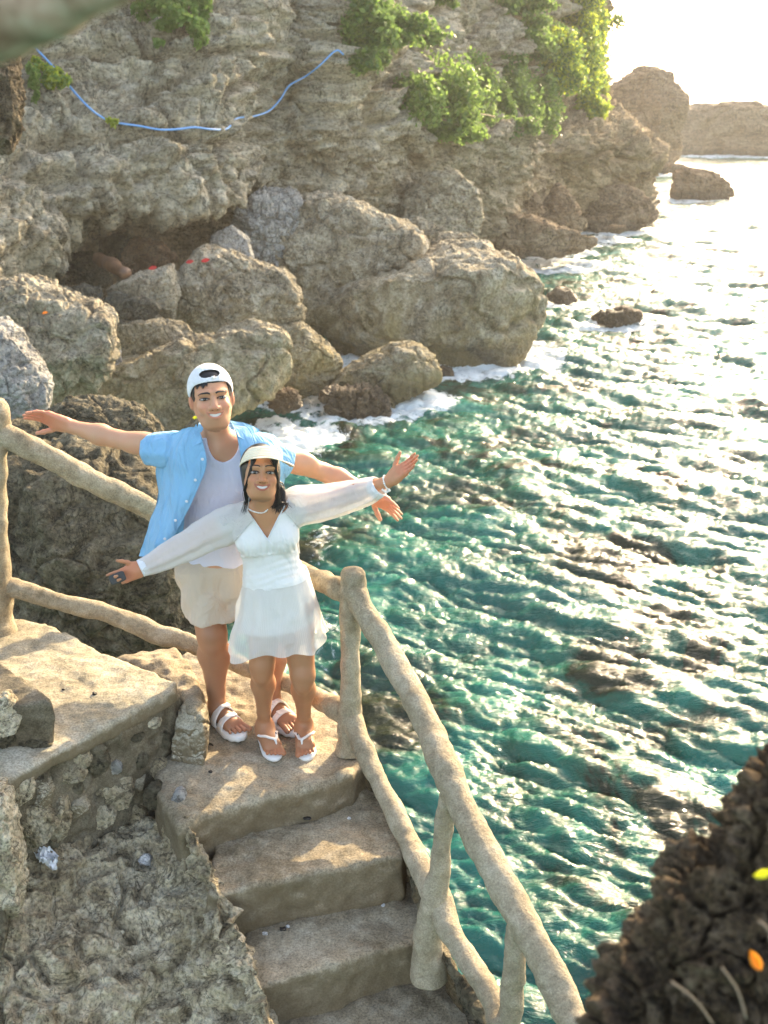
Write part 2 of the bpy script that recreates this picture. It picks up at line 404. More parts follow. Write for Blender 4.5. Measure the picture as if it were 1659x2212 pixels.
def rock(outline, Y, mat, label, thick=None, lvl=6, amp=.10, fr=None, seed=0, lean=0.0, name='boulder', cat='boulder', group=None, surf=False, flat=.72, pits=1., down=0):
    O = np.array([at(u, v, Y) for u, v in outline]); s = mpp(O.mean(0))
    uv = np.array(outline, float)
    # outline in a plane facing the place from which it is seen, at distance Y
    A = np.stack([(uv[:, 0]), -(uv[:, 1])], 1)
    lo, hi = A.min(0), A.max(0); c = (lo+hi)/2
    # centroid
    x, y = A[:, 0], A[:, 1]; cr = x*np.roll(y, -1)-np.roll(x, -1)*y
    c = np.array([((x+np.roll(x, -1))*cr).sum(), ((y+np.roll(y, -1))*cr).sum()])/(3*cr.sum())
    C3 = at(c[0], -c[1], Y); s = mpp(C3)
    A = (A-c)*s*1.03
    ang = np.arctan2(A[:, 1], A[:, 0])
    n = 720; th = np.linspace(-np.pi, np.pi, n, endpoint=False); dirs = np.stack([np.cos(th), np.sin(th)], 1)
    R = np.zeros(n)
    for i in range(len(A)):
        p, q = A[i], A[(i+1) % len(A)]; e = q-p
        den = dirs[:, 0]*e[1]-dirs[:, 1]*e[0]; den = np.where(np.abs(den) < 1e-9, 1e-9, den)
        t = (p[0]*e[1]-p[1]*e[0])/den; w = (p[0]*dirs[:, 1]-p[1]*dirs[:, 0])/den
        R = np.where((t > 0) & (w >= 0) & (w <= 1), np.maximum(R, t), R)
    k = np.hanning(23); k /= k.sum(); R = np.convolve(np.r_[R[-11:], R, R[:11]], k, 'valid')
    V, F = ico(lvl)
    a, b, d = V[:, 0], V[:, 1], V[:, 2]
    r = np.interp(np.arctan2(b, a), np.r_[th, np.pi], np.r_[R, R[0]])
    T = thick if thick else .8*min(hi-lo)*s*.5+.2*max(hi-lo)*s*.5
    e = flat; sg = lambda x: np.sign(x)*np.abs(x)**e
    rad = np.sqrt(a*a+b*b); rr = rad**e
    L = rr[:, None]*np.stack([a/(rad+1e-9), b/(rad+1e-9)], 1)*r[:, None]
    z = sg(d)*T
    P = C3+RT*L[:, :1]+UPV*L[:, 1:2]*1.0+np.outer(z, np.array([0, 1., 0]))
    P = P+np.outer(L[:, 1]*lean, np.array([0, 1., 0]))
    if down: P[:, 2] -= np.where(L[:, 1] < 0, -L[:, 1]*down, 0)
    rgf = np.random.RandomState(seed+7); Lc = P-C3; szz = np.abs(Lc).max()
    for q_ in range(14):
        nn = rgf.randn(3)*np.array([.75, 1, .75]); nn[1] = -abs(nn[1])-.9; nn[2] += .25; nn /= np.linalg.norm(nn); pr = Lc@nn; hh = pr.max()*rgf.uniform(.70, .93); ex = np.maximum(pr-hh, 0); Lc = Lc-nn*(ex*.88)[:, None]
    P = C3+Lc
    me = mesh_np(name, P, None, F); Nn = np.empty(len(P)*3, np.float32); me.vertices.foreach_get('normal', Nn); Nn = Nn.reshape(-1, 3)
    bpy.data.meshes.remove(me)
    if np.dot(Nn[0], P[0]-C3) < 0: Nn = -Nn; F = F[:, ::-1]
    sz = max(hi-lo)*s; f = fr if fr else 3.2/sz
    P = rock_disp(P, Nn, amp*sz, f, seed, pits)
    base = C3.copy(); base[2] = P[:, 2].min()
    o = link(name, mesh_np(name, P-base, None, F), mat, loc=base)
    tag(o, label, cat, group)
    if surf:
        m = np.abs(P[:, 2]) < .25*sz
        if m.any(): ROCKS.append((P[m, 0].mean(), P[m, 1].mean(), np.ptp(P[m, 0])/2, np.ptp(P[m, 1])/2))
    return o

# ---- the cliff: a wall of control columns (u, Y, height or row)
def cp(u, Y, z=None, v=None):
    if z is None: return at(u, v, Y)
    d = ray(u, 400); return np.array([d[0]*Y/d[1], Y, z])
CC = [
 [cp(-700, 17, 18), cp(-700, 17, 10), cp(-700, 16, 6.5), cp(-650, 13, 3.0), cp(-650, 16.5, 2.7), cp(-650, 19, 1.5), cp(-650, 15, .2)],
 [cp(-250, 21, 18), cp(-250, 21, 10), cp(-250, 19.5, 6.8), cp(-250, 17, v=600), cp(-250, 22, 3.0), cp(-250, 24, 1.4), cp(-250, 19, .4)],
 [cp(0, 24, 18), cp(0, 24, 10.), cp(0, 22.5, 6.8), cp(0, 20.5, v=552), cp(0, 25, 3.2), cp(0, 27, 1.3), cp(0, 20.5, .6)],
 [cp(130, 25.5, 18), cp(130, 25.3, 10.), cp(130, 23.5, 6.5), cp(130, 21.8, v=488), cp(130, 26, 3.9), cp(130, 28, 1.4), cp(130, 21.5, .7)],
 [cp(260, 26.5, 18), cp(260, 26.3, 10.), cp(260, 24.5, 6.5), cp(260, 22.8, v=432), cp(260, 27, 4.0), cp(260, 29, 1.4), cp(260, 22.3, .8)],
 [cp(380, 27.5, 18), cp(380, 27, 10.), cp(380, 25, 6.5), cp(380, 23.6, v=436), cp(380, 28, 4.2), cp(380, 30, 1.4), cp(380, 23, .8)],
 [cp(490, 28.2, 18), cp(490, 27.8, 10.), cp(490, 25.6, 6.5), cp(495, 24.6, v=432), cp(490, 28.5, 3.6), cp(490, 30, 1.5), cp(490, 24, .9)],
 [cp(545, 28.8, 18), cp(545, 28.4, 10.), cp(545, 27, 6.6), cp(540, 25.6, v=420), cp(545, 29, 3.6), cp(545, 30.2, 1.5), cp(545, 26, .9)],
 [cp(580, 30.2, 18), cp(580, 30, 10.), cp(580, 29.6, 6.6), cp(580, 29.2, 4.4), cp(580, 29.6, 3.0), cp(580, 29.6, 1.5), cp(580, 28, .5)],
 [cp(680, 31.2, 18), cp(680, 31, 9.), cp(680, 30.6, 6.4), cp(680, 30, 4.6), cp(680, 31, 3.0), cp(680, 30.6, 1.5), cp(680, 30, .0)],
 [cp(720, 31.6, 18), cp(720, 31.4, 9.), cp(720, 30.6, 6.4), cp(720, 30.2, 4.8), cp(720, 31, 3.2), cp(720, 31, 1.5), cp(720, 31, .0)],
 [cp(860, 36, 18), cp(860, 35.6, 9.), cp(860, 34.6, 6.0), cp(860, 33, 4.9), cp(860, 33.6, 3.0), cp(860, 34, 1.4), cp(860, 33.5, -.5)],
 [cp(1000, 42, 18), cp(1000, 41, 9.), cp(1000, 39.5, 5.6), cp(1000, 36, 4.7), cp(1000, 36.8, 3.0), cp(1000, 38, 1.4), cp(1000, 38, -1)],
 [cp(1150, 48, 18), cp(1150, 46, 9.), cp(1150, 44.5, 5.4), cp(1150, 40.5, 4.6), cp(1150, 41.5, 3.0), cp(1150, 43.5, 1.4), cp(1150, 43, -1)],
 [cp(1216, 53, 18), cp(1226, 50, 9.), cp(1228, 49, 5.4), cp(1236, 46, 4.3), cp(1270, 47, 3.0), cp(1265, 49, 1.5), cp(1275, 48.5, -1)],
 [cp(1258, 56, 18), cp(1258, 53, 9.), cp(1261, 52.5, 5.6), cp(1323, 50, 4.0), cp(1360, 51.5, 2.9), cp(1355, 53, 1.5), cp(1385, 52.5, -1)],
 [cp(1251, 62, 18), cp(1256, 58, 9.), cp(1271, 57, 5.3), cp(1363, 54, 3.6), cp(1400, 56, 2.7), cp(1372, 57, 1.4), cp(1405, 56.5, -1)],
 [cp(1206, 74, 18), cp(1226, 70, 9.), cp(1246, 68, 5.0), cp(1348, 62, 3.4), cp(1395, 64, 2.4), cp(1385, 66, 1.3), cp(1402, 66, -1)],
 [cp(1116, 90, 18), cp(1146, 88, 9.), cp(1166, 86, 4.6), cp(1260, 82, 3.0), cp(1300, 82, 2.4), cp(1310, 83, 1.2), cp(1320, 83, -1)],
]
C = np.array(CC); nu, nv = 820, 420
Cv = np.array([catmull(c, nv) for c in C])                 # along height
# resample rows a little more evenly
Cu = np.empty((nu, nv, 3)); kn = np.arange(len(CC))
ds = np.linalg.norm(np.diff(C[:, 3], axis=0), axis=1)*1.0/np.maximum(.6, C[1:, 3, 1]/30); cum = np.r_[0, np.cumsum(ds)]; tt = np.interp(np.linspace(0, cum[-1], nu), cum, kn)
i = np.clip(tt.astype(int), 0, len(CC)-2); f = (tt-i)[:, None, None]
i0 = np.clip(i-1, 0, None); i3 = np.clip(i+2, None, len(CC)-1)
a_, b_, c_, d_ = Cv[i0], Cv[i], Cv[i+1], Cv[i3]
Cu = .5*((2*b_)+(-a_+c_)*f+(2*a_-5*b_+4*c_-d_)*f**2+(-a_+3*b_-3*c_+d_)*f**3)
Gn = np.cross(np.gradient(Cu, axis=1), np.gradient(Cu, axis=0)); Gn /= np.linalg.norm(Gn, axis=2)[..., None]+1e-9
V = Cu.reshape(-1, 3); N = Gn.reshape(-1, 3)
if (N[:, 1].mean() > 0): N = -N
P = V.copy()
big = fbm(P*np.array([.16, .16, .3]), 3, 41)*.85
cr1, cr2 = worley(P*np.array([.33, .33, .5])+fbm(P*.5, 2, 43)[..., None]*.5, 44)
blk = (_h(*[np.floor(P[:, k]*0).astype(np.int64) for k in range(3)], 1))*0
d = big-.45*(1-sstep(0, .16, cr2-cr1))+.15*ridged(P*np.array([.7, .7, 1.0]), 4, 50)
lay = P[:, 2]*1.1+fbm(P*.25, 2, 57)*1.3
d += .16*(np.abs((lay % 1)-.5)*2-.5)*sstep(-.3, .6, vnoise(P*.3, 58))      # bedding ledges
e1, e2 = worley(P*np.array([1.2, 1.2, 1.9])+fbm(P*2, 2, 60)[..., None]*.3, 61)
d += -.13*(1-sstep(0, .2, e2-e1))+.10*(.5-e1)
gr = (P[:, 2]+.35*fbm(P*.22, 3, 81))/1.9; d -= .38*np.exp(-(((gr % 1)-.5)/.05)**2)*sstep(-.1, .35, vnoise(P*.16, 82))
w1, w2 = worley(P*3.2, 65); d -= .10*(1-sstep(.15, .45, w1))
d += .16*fbm(P*2.5, 5, 70, .62)
sidek = sstep(0, .05, tt/len(CC))
V = V+N*d[:, None]
quads = grid_quads(nu, nv)
me = mesh_np('cliff', V, quads); cliff = link('cliff', me, M_cliff); tag(cliff, kind='structure')
CLIFF_BVH = BVHTree.FromPolygons([tuple(v) for v in V[::1].tolist()], quads.tolist())
def on_cliff(u, v, off=.05):
    d = ray(u, v); d = d/np.linalg.norm(d); h = CLIFF_BVH.ray_cast(Vector((0, 0, CAMZ)), Vector(d))
    if h[0] is None: return None
    return np.array(h[0])-d*off
# brown tint of the shore band of the cliff comes from its own rocks below and the painted haze tint
R = rock
R([(660,690),(700,655),(770,608),(830,582),(900,562),(1000,546),(1060,541),(1110,558),(1150,590),(1165,625),(1170,670),(1140,720),(1120,760),(1080,785),(1000,795),(920,780),(860,765),(780,778),(730,765),(690,730)], 26.3, M_bould, 'largest tan boulder jutting into the sea, wide and rounded with a pale grey top', lvl=7, amp=.045, seed=1, surf=True, thick=2.6)
R([(705,850),(720,820),(780,780),(850,748),(900,750),(940,775),(948,820),(900,850),(860,865),(820,900),(740,885)], 22, M_bould, 'low sloping tan boulder in the surf in front of the largest boulder', seed=2, surf=True, amp=.05)
R([(702,850),(720,838),(790,842),(835,868),(855,915),(790,925),(725,915)], 21.0, M_shore, 'jagged dark brown rock tip awash in foam below the low sloping boulder', seed=3, amp=.13, surf=True, thick=.5)
R([(560,730),(600,705),(650,700),(700,740),(740,785),(735,805),(700,835),(640,855),(600,840),(575,790)], 22, M_bould, 'rounded boulder between the long mossy boulder and the foaming gap', seed=4, surf=True, amp=.06)
R([(210,830),(250,790),(380,735),(470,715),(560,702),(612,720),(632,780),(622,835),(560,865),(500,890),(420,910),(340,935),(230,890)], 19.3, M_bould, 'long sloping mossy boulder right behind the man and his cap', lvl=7, seed=5, surf=True, amp=.045, thick=1.1)
R([(350,700),(370,620),(400,575),(440,540),(500,545),(560,572),(612,590),(640,640),(645,700),(600,715),(500,725),(410,725)], 22.6, M_bould, 'broad grey peaked boulder with two red scraps on its crest', lvl=7, seed=6, amp=.055)
R([(230,628),(300,590),(372,572),(385,640),(372,700),(330,660),(262,662)], 21.8, M_bould, 'flat grey boulder bridging the dark hollow left of the peaked boulder', seed=7, amp=.05)
R([(240,740),(262,705),(330,690),(400,700),(412,725),(350,762),(270,790)], 20.2, M_bould, 'small flat topped boulder on the left end of the long mossy boulder', seed=8, amp=.05)
R([(230,780),(245,745),(262,760),(262,800),(240,815)], 19.2, M_pale, 'small upright pale stone wedged beside the flat topped boulder', seed=9, amp=.06, lvl=5)
R([(262,545),(290,515),(350,530),(385,562),(330,600),(262,585)], 24.6, M_red, 'reddish brown rock under the overhang in the cave mouth', seed=10, amp=.07, lvl=5)
R([(215,520),(255,505),(285,520),(290,560),(250,570),(215,550)], 27, M_cave, 'dim rounded rock at the back of the cave', seed=11, amp=.07, lvl=5)
R([(448,545),(460,505),(500,490),(535,515),(548,560),(500,575)], 24.8, M_pale, 'pale round boulder at the right corner of the cave mouth', seed=12, amp=.05, lvl=5)
R([(498,495),(520,440),(560,415),(600,410),(640,412),(658,450),(645,490),(600,570),(555,570)], 27.2, M_pale, 'pale knobbly boulder pile leaning on the cliff right of the cave', seed=13, amp=.10)
R([(560,570),(590,490),(640,440),(700,422),(770,442),(830,470),(900,500),(922,535),(870,565),(790,595),(730,610),(700,650),(640,650),(600,600)], 27.4, M_bould, 'wide grey sloping boulder behind the largest boulder', lvl=7, seed=14, amp=.05, thick=1.6)
R([(610,590),(660,580),(720,600),(740,640),(700,700),(650,700),(625,660)], 26.5, M_bould, 'shaded brownish rock in the gap left of the largest boulder', seed=15, amp=.06, lvl=5)
R([(915,530),(958,500),(1020,508),(1055,532),(1040,560),(930,560)], 30, M_bould, 'flat pale slab behind the crest of the largest boulder', seed=16, amp=.06, lvl=5)
R([(0,605),(60,598),(130,640),(200,668),(236,690),(240,770),(215,850),(100,880),(40,830),(-60,760),(-60,640)], 17.2, M_bould, 'broad ridged grey rock slope at the left edge below the cave', lvl=7, seed=17, amp=.06)
R([(-80,700),(0,690),(35,720),(70,780),(100,838),(98,890),(70,950),(0,960),(-80,930)], 12.5, M_pale, 'pale speckled rounded rock on the left edge above the hand rail', lvl=6, seed=18, amp=.05)
R([(-80,930),(60,915),(110,950),(90,1060),(-60,1060)], 10.5, M_dark, 'dark rock foot under the pale speckled rock at the left edge', lvl=5, seed=118, amp=.07)
R([(82,1010),(95,890),(150,862),(230,868),(300,885),(338,925),(345,1000),(330,1060),(200,1080)], 8.6, M_dark, 'brown porous rock hump just above the upper hand rail', lvl=6, seed=19, amp=.055)
R([(20,1060),(50,985),(150,970),(290,1000),(390,1080),(430,1180),(450,1300),(430,1420),(300,1470),(100,1470),(0,1430),(5,1250)], 7.2, M_dark, 'great dark cavernous rock filling the space behind the rails', lvl=7, seed=20, amp=.05, thick=.9)
R([(350,1020),(400,930),(430,905),(480,930),(500,1010),(470,1100),(400,1120)], 11.5, M_dark, 'dark wet rock with a yellow leaf behind the shoulder of the man', seed=21, surf=True, amp=.06)
R([(572,865),(600,840),(640,848),(655,878),(600,890)], 20.4, M_shore, 'little jagged rock in foam below the rounded boulder', seed=22, surf=True, amp=.10, lvl=5)
R([(943,800),(955,788),(978,795),(982,815),(955,825)], 24.0, M_shore, 'tiny brown rock between the low boulder and the largest boulder', seed=23, surf=True, amp=.08, lvl=4)
R([(1278,690),(1300,672),(1345,668),(1388,675),(1385,700),(1300,705)], 29.5, M_shore, 'lone low dark rock awash in open water', seed=24, surf=True, amp=.07, lvl=5)
R([(1172,645),(1205,622),(1235,628),(1248,648),(1210,662)], 32.5, M_shore, 'faint low rock ripple right of the largest boulder', seed=25, surf=True, amp=.07, lvl=4)
R([(1290,500),(1320,488),(1352,490),(1340,505)], 47, M_shore, 'thin reddish rock tip at the foot of the headland', seed=26, surf=True, amp=.07, lvl=4)
R([(868,455),(880,425),(930,380),(990,368),(1025,410),(1040,480),(1020,530),(960,530),(890,500)], 33.5, M_cliff, 'fluted pillar like rock against the foot of the cliff', seed=27, amp=.07)
R([(820,520),(850,480),(900,470),(960,500),(960,540),(880,560)], 31.5, M_cliff, 'low tan rock left of the fluted pillar rock', seed=28, amp=.08)
R([(1035,530),(1045,480),(1100,458),(1170,470),(1235,500),(1300,520),(1270,545),(1130,548)], 40, M_shore, 'long low tan shore ledge beyond the largest boulder', seed=29, surf=True, amp=.05)
R([(1160,500),(1175,450),(1205,400),(1230,425),(1262,485),(1240,520)], 43.5, M_shore, 'pointed brown crag standing on the shore ledge', seed=30, surf=True, amp=.08)
R([(1060,470),(1100,420),(1150,410),(1175,450),(1160,490),(1100,490)], 42.5, M_shore, 'rounded brown rock left of the pointed crag', seed=31, amp=.08)
R([(1235,480),(1240,430),(1300,405),(1370,405),(1400,430),(1420,470),(1370,490),(1300,495)], 50.0, M_shore, 'dark reddish rock toe at the tip of the headland', seed=32, surf=True, amp=.07)
R([(1260,420),(1275,330),(1320,300),(1370,320),(1400,370),(1385,420),(1320,430)], 54, M_shore, 'overhanging brown headland knob above the reddish toe', seed=33, amp=.06)
R([(1295,215),(1310,190),(1345,178),(1375,155),(1405,147),(1435,152),(1455,180),(1478,208),(1475,255),(1465,290),(1480,330),(1440,362),(1370,362),(1300,330)], 90, M_far, 'tall rounded sea stack beyond the headland with a green patch on top', lvl=7, seed=34, surf=True, amp=.045, name='sea_stack', cat='sea stack')
R([(1474,345),(1475,270),(1500,228),(1560,218),(1659,224),(1800,228),(1900,260),(1960,356),(1700,358),(1480,356)], 106, M_far, 'long flat topped brown sea rock cut off by the right edge', lvl=7, seed=35, surf=True, amp=.035, name='sea_stack', cat='sea stack', thick=6)
R([(1456,430),(1455,372),(1480,362),(1530,368),(1558,378),(1590,420),(1570,438)], 64, M_shore, 'blocky brown rock standing in the sea off the headland', seed=36, surf=True, amp=.06)
R([(1380,360),(1430,352),(1488,358),(1480,372),(1400,370)], 82, M_far, 'flat rock shelf at the foot of the tall sea stack', seed=37, surf=True, amp=.05, lvl=5)
# cave floor rubble: countable stones
rng = random.Random(5)
cave = [(40,590,40,26,25),(95,600,50,28,24.5),(160,590,44,24,26),(120,640,56,26,21),(180,640,50,24,21.5),(60,570,40,18,27),(210,600,34,20,25.5),(300,670,52,30,20.8),(320,640,40,30,22.5),(255,650,28,20,21.4),(170,560,46,20,28)]
cl = ['far left in the cave mouth shadow','second from the left on the cave floor','in the middle of the dark cave floor','low and wide, just above the ridged rock slope','yellowish, beside the wide one above the ridged slope','high and dim at the left cave corner','right under the lowest point of the overhang','deep in the hollow left of the peaked boulder','dark, tucked under the flat bridging boulder','small, on the left rim of the dark hollow','deepest and dimmest at the back of the cave']
for (u, v, w, h, Y), l in zip(cave, cl):
    o = [(u+w*math.cos(a)*rng.uniform(.85, 1.1), v+h*math.sin(a)*rng.uniform(.85, 1.1)) for a in np.linspace(0, 6.28, 9)[:-1]]
    R(o, Y, M_cave, 'cave floor stone, '+l, seed=rng.randrange(999), amp=.07, lvl=5, name='cave_stone', cat='stone', group='stones on the cave floor')
# dark hanging rock at upper left
R([(-60,60),(30,95),(42,130),(46,200),(40,290),(28,322),(-60,330)], 14, rock_mat('hanging_root_rock', (.03,.022,.012), (.14,.10,.06), (.3,.24,.16), 1.6, bumpd=.05, wet=False), 'dark stringy hanging rock at the upper left edge', seed=50, amp=.06, name='hanging_rock', cat='rock')

# ================================================================== water
def ocean(nn, L, wind, amp, seed, wdir, smallcut):
    rg = np.random.RandomState(seed); k1 = np.fft.fftfreq(nn, 1/nn)*2*np.pi/L
    kx, ky = np.meshgrid(k1, k1, indexing='ij'); k = np.sqrt(kx**2+ky**2); k[0, 0] = 1
    Lw = wind**2/9.81; c = (kx*math.cos(wdir)+ky*math.sin(wdir))/k
    ph = np.exp(-1/(k*Lw)**2)/k**3.55*(c**6*.93+.07)*np.exp(-(k*smallcut)**2); ph[0, 0] = 0
    H = np.sqrt(ph)*(rg.randn(nn, nn)+1j*rg.randn(nn, nn))
    h = np.real(np.fft.ifft2(H)); s = amp/h.std()
    dx = np.real(np.fft.ifft2(-1j*kx/k*H))*s; dy = np.real(np.fft.ifft2(-1j*ky/k*H))*s
    return h*s, dx, dy, L
def samp(F, x, y):
    h, dx, dy, L = F; n = h.shape[0]; u = (x/L % 1)*n; v = (y/L % 1)*n
    i = u.astype(int) % n; j = v.astype(int) % n; fu = u-np.floor(u); fv = v-np.floor(v); i2 = (i+1) % n; j2 = (j+1) % n
    g = lambda A: A[i, j]*(1-fu)*(1-fv)+A[i2, j]*fu*(1-fv)+A[i, j2]*(1-fu)*fv+A[i2, j2]*fu*fv
    return g(h), g(dx), g(dy)
F1 = ocean(512, 31., 2.2, .048, 3, math.radians(-112), .04)
F2 = ocean(512, 7.3, 1.0, .027, 4, math.radians(-104), .009)
ny, nx = 1150, 620
tv = np.linspace(0, 1, ny); Yr = 4.0*np.exp(tv*math.log(260/4.0)); 
az = np.linspace(-.52, .62, nx)
X = az[None]*Yr[:, None]*1.0; Yg = np.repeat(Yr[:, None], nx, 1)
X = X+0; ca, sa = math.cos(-.30), math.sin(-.30); Ua = X*ca+Yg*sa; Ub = -X*sa+Yg*ca
h1, dx1, dy1 = samp(F1, Ua*.85, Ub); h2, dx2, dy2 = samp(F2, Ua*.78, Ub)
h3, dx3, dy3 = samp(F2, Ua*1.1+3.1, Ub*2.3+1.7); h2 = h2*.9+h3*.42
fade = 1-sstep(90, 240, Yg); fd2 = 1-sstep(30, 80, Yg)
Z = h1*fade+h2*fd2*.9; X2 = X+(dx1*.9*fade+dx2*.8*fd2); Y2 = Yg+(dy1*.9*fade+dy2*.8*fd2)
# surf near the rocks
foam = np.zeros_like(X)  # foam mask; also carries a painted glare patch
for (rx_, ry_, ra, rb) in ROCKS:
    if rb > 12: rb = 12
    w = .15+.02*ry_*.6
    dd = np.sqrt(((X-rx_)/(ra+w))**2+((Yg-ry_)/(rb+w))**2); foam = np.maximum(foam, .85*(1-sstep(.9, 1.35, dd)))
def foam_glare_at(u, v, ru, rv, s=1.0):
    global foam
    p = atz(u, v, 0); q = atz(u+ru, v, 0); r1 = atz(u, v-rv, 0); r0 = atz(u, v+rv, 0)
    a = abs(q[0]-p[0]); b = abs(r1[1]-r0[1])/2
    dd = np.sqrt(((X-p[0])/a)**2+((Yg-(r1[1]+r0[1])/2)/b)**2); foam = np.maximum(foam, s*(1-sstep(.35, 1.15, dd)))
foam_glare_at(650, 950, 170, 60, .9); foam_glare_at(900, 870, 110, 40, .95); foam_glare_at(760, 800, 50, 25, 1); foam_glare_at(700, 1180, 70, 70, .70); foam_glare_at(700, 1400, 70, 120, .62)  # patch right of the woman: water glare painted in as foam white
foam_glare_at(1230, 530, 160, 18, .9); foam_glare_at(1040, 790, 70, 18, 1); foam_glare_at(1420, 690, 90, 16, .7); foam_glare_at(1200, 690, 90, 40, .6); foam_glare_at(1430, 370, 60, 14, .8); foam_glare_at(1420,400,60,12,.8)
Z = Z+foam*.05*fbm(np.stack([X*3, Yg*3, X*0], -1), 3, 8)
V = np.stack([X2, Y2, Z], -1).reshape(-1, 3)
me = mesh_np('sea', V, grid_quads(ny, nx))
at_ = me.attributes.new('foam', 'FLOAT', 'POINT'); at_.data.foreach_set('value', foam.ravel().astype(np.float32))
M_sea, nt, b = newmat('sea_water')
co = coords(nt); 
n1 = noise(nt, co, .55, 5, .6, 1.2); n2 = noise(nt, co, .22, 3, .5)
deep = ramp(nt, n1, [(.41, (.018, .024, .010)), (.46, (.012, .075, .045)), (.57, (.012, .14, .098)), (.70, (.03, .21, .165))])
deep = mix(nt, ramp(nt, n2, [(.45, (0, 0, 0)), (.62, (1, 1, 1))]), deep, (.008, .105, .085))
fo = nt.nodes.new('ShaderNodeAttribute'); fo.attribute_name = 'foam'
fn = noise(nt, co, 2.2, 12, .78, 1.4); 
ff = math_(nt, 'ADD', math_(nt, 'MULTIPLY', fo.outputs['Fac'], .62), math_(nt, 'MULTIPLY', fn, .9))
fm = ramp(nt, ff, [(.88, (0, 0, 0)), (.96, (1, 1, 1))])
nt.links.new(mix(nt, fm, deep, (.72, .76, .74)), b.inputs['Base Color'])
nt.links.new(math_(nt, 'ADD', math_(nt, 'MULTIPLY', fm, .5), .07), b.inputs['Roughness'])
b.inputs['IOR'].default_value = 1.34; b.inputs['Specular IOR Level'].default_value = .5
cs = coords(nt, (.50, 1.2, 1)); cs.node.inputs['Rotation'].default_value = (0, 0, .30)
w1 = noise(nt, cs, 6, 6, .62, .8); w2 = noise(nt, cs, 22, 3, .6, .5)
p = bump(nt, b, w1, .55, .07); bump(nt, b, w2, .35, .02, p)
M_sea_done = M_sea
sea = link('sea', me, M_sea); tag(sea, kind='structure')
far = MB()
S = 8500
far.add([(-S, 255, -.02), (S, 255, -.02), (S, S, -.02), (-S, S, -.02)], [(0, 1, 2, 3)])
for (x0, x1, y0, y1) in [(-S, -250, -300, 255), (250, S, -300, 255)]: far.add([(x0, y0, -.02), (x1, y0, -.02), (x1, y1, -.02), (x0, y1, -.02)], [(0, 1, 2, 3)])
far.add([(-250, -300, -.35), (250, -300, -.35), (250, 255, -.35), (-250, 255, -.35)], [(0, 1, 2, 3)])
o = far.build('sea', M_sea, smooth=False); tag(o, kind='structure')
print("t0", time.time()-_T0)
# ================================================================== concrete stairs, slabs, rubble wall
def concrete(name, dark, mid, light, sc=1.0, bumpd=.006, stain=(.10, .085, .06), side_tone=.7, grit=.75):
    m, nt, b = newmat(name); co = coords(nt)
    n1 = noise(nt, co, 2.2*sc, 7, .65, .4); n2 = noise(nt, co, 14*sc, 8, .7); n3 = noise(nt, co, 110*sc, 4, .7)
    c = ramp(nt, n1, [(.32, dark), (.5, mid), (.68, light)])
    c = mix(nt, .45, c, ramp(nt, n2, [(.35, dark), (.5, mid), (.65, light)]))
    c = mix(nt, grit, c, ramp(nt, n3, [(.33, (.45, .42, .37)), (.5, (1, 1, 1)), (.67, (1.5, 1.47, 1.4))]), 'MULTIPLY')
    st = ramp(nt, noise(nt, co, 3.1*sc, 9, .72, 1.1), [(.56, (0, 0, 0)), (.68, (1, 1, 1))])
    c = mix(nt, math_(nt, 'MULTIPLY', st, .55), c, stain)
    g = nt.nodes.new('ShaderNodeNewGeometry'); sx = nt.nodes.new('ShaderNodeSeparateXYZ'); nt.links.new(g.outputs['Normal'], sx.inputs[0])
    side = ramp(nt, math_(nt, 'ADD', sx.outputs[2], math_(nt, 'MULTIPLY', n2, .5)), [(.35, (1, 1, 1)), (.95, (0, 0, 0))])      # darker brown on the upright faces
    c = mix(nt, math_(nt, 'MULTIPLY', side, side_tone), c, (.15, .11, .062))
    nt.links.new(c, b.inputs['Base Color']); b.inputs['Roughness'].default_value = .9; b.inputs['Specular IOR Level'].default_value = .25
    p = bump(nt, b, n3, .6, bumpd*.6); bump(nt, b, n2, .8, bumpd*2.5, p)
    return m
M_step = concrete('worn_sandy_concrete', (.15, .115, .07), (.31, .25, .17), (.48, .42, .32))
M_slab = concrete('grey_slab_concrete', (.19, .16, .105), (.36, .31, .22), (.50, .45, .36), side_tone=.85)
M_wall = concrete('rubble_mortar', (.07, .056, .035), (.19, .155, .105), (.36, .31, .23), 1.2, .012, side_tone=.15)
M_rail = concrete('sandy_rail_concrete', (.20, .155, .10), (.38, .31, .21), (.54, .46, .345), 1.3, .012, stain=(.16, .12, .07), side_tone=0, grit=.5)

def s_prism(poly, z0, z1, rad=.02):
    P2 = np.asarray(poly, float)[:, :2]
    def f(P):
        x, y = P[..., 0], P[..., 1]; d = np.full(x.shape, 1e9); s = np.ones(x.shape); n = len(P2); j = n-1
        for i in range(n):
            a, b = P2[i], P2[j]; e = b-a; wx, wy = x-a[0], y-a[1]
            t = np.clip((wx*e[0]+wy*e[1])/(e@e), 0, 1); d = np.minimum(d, (wx-e[0]*t)**2+(wy-e[1]*t)**2)
            c1 = y >= a[1]; c2 = y < b[1]; c3 = e[0]*wy > e[1]*wx
            fl = (c1 & c2 & c3) | (~c1 & ~c2 & ~c3); s = np.where(fl, -s, s); j = i
        d2 = s*np.sqrt(d)+rad; dz = np.abs(P[..., 2]-(z0+z1)/2)-(z1-z0)/2+rad
        return np.minimum(np.maximum(d2, dz), 0)+np.sqrt(np.maximum(d2, 0)**2+np.maximum(dz, 0)**2)-rad
    return f, np.array([*P2.min(0), z0]), np.array([*P2.max(0), z1])
def nz(amp1, f1, amp2, f2, seed, thr=.06):
    def g(P, d):
        m = np.abs(d) < thr
        if m.any():
            Q = P[m]; d = d.copy(); d[m] += amp1*fbm(Q*f1, 3, seed)+amp2*fbm(Q*f2, 3, seed+5)
        return d
    return g
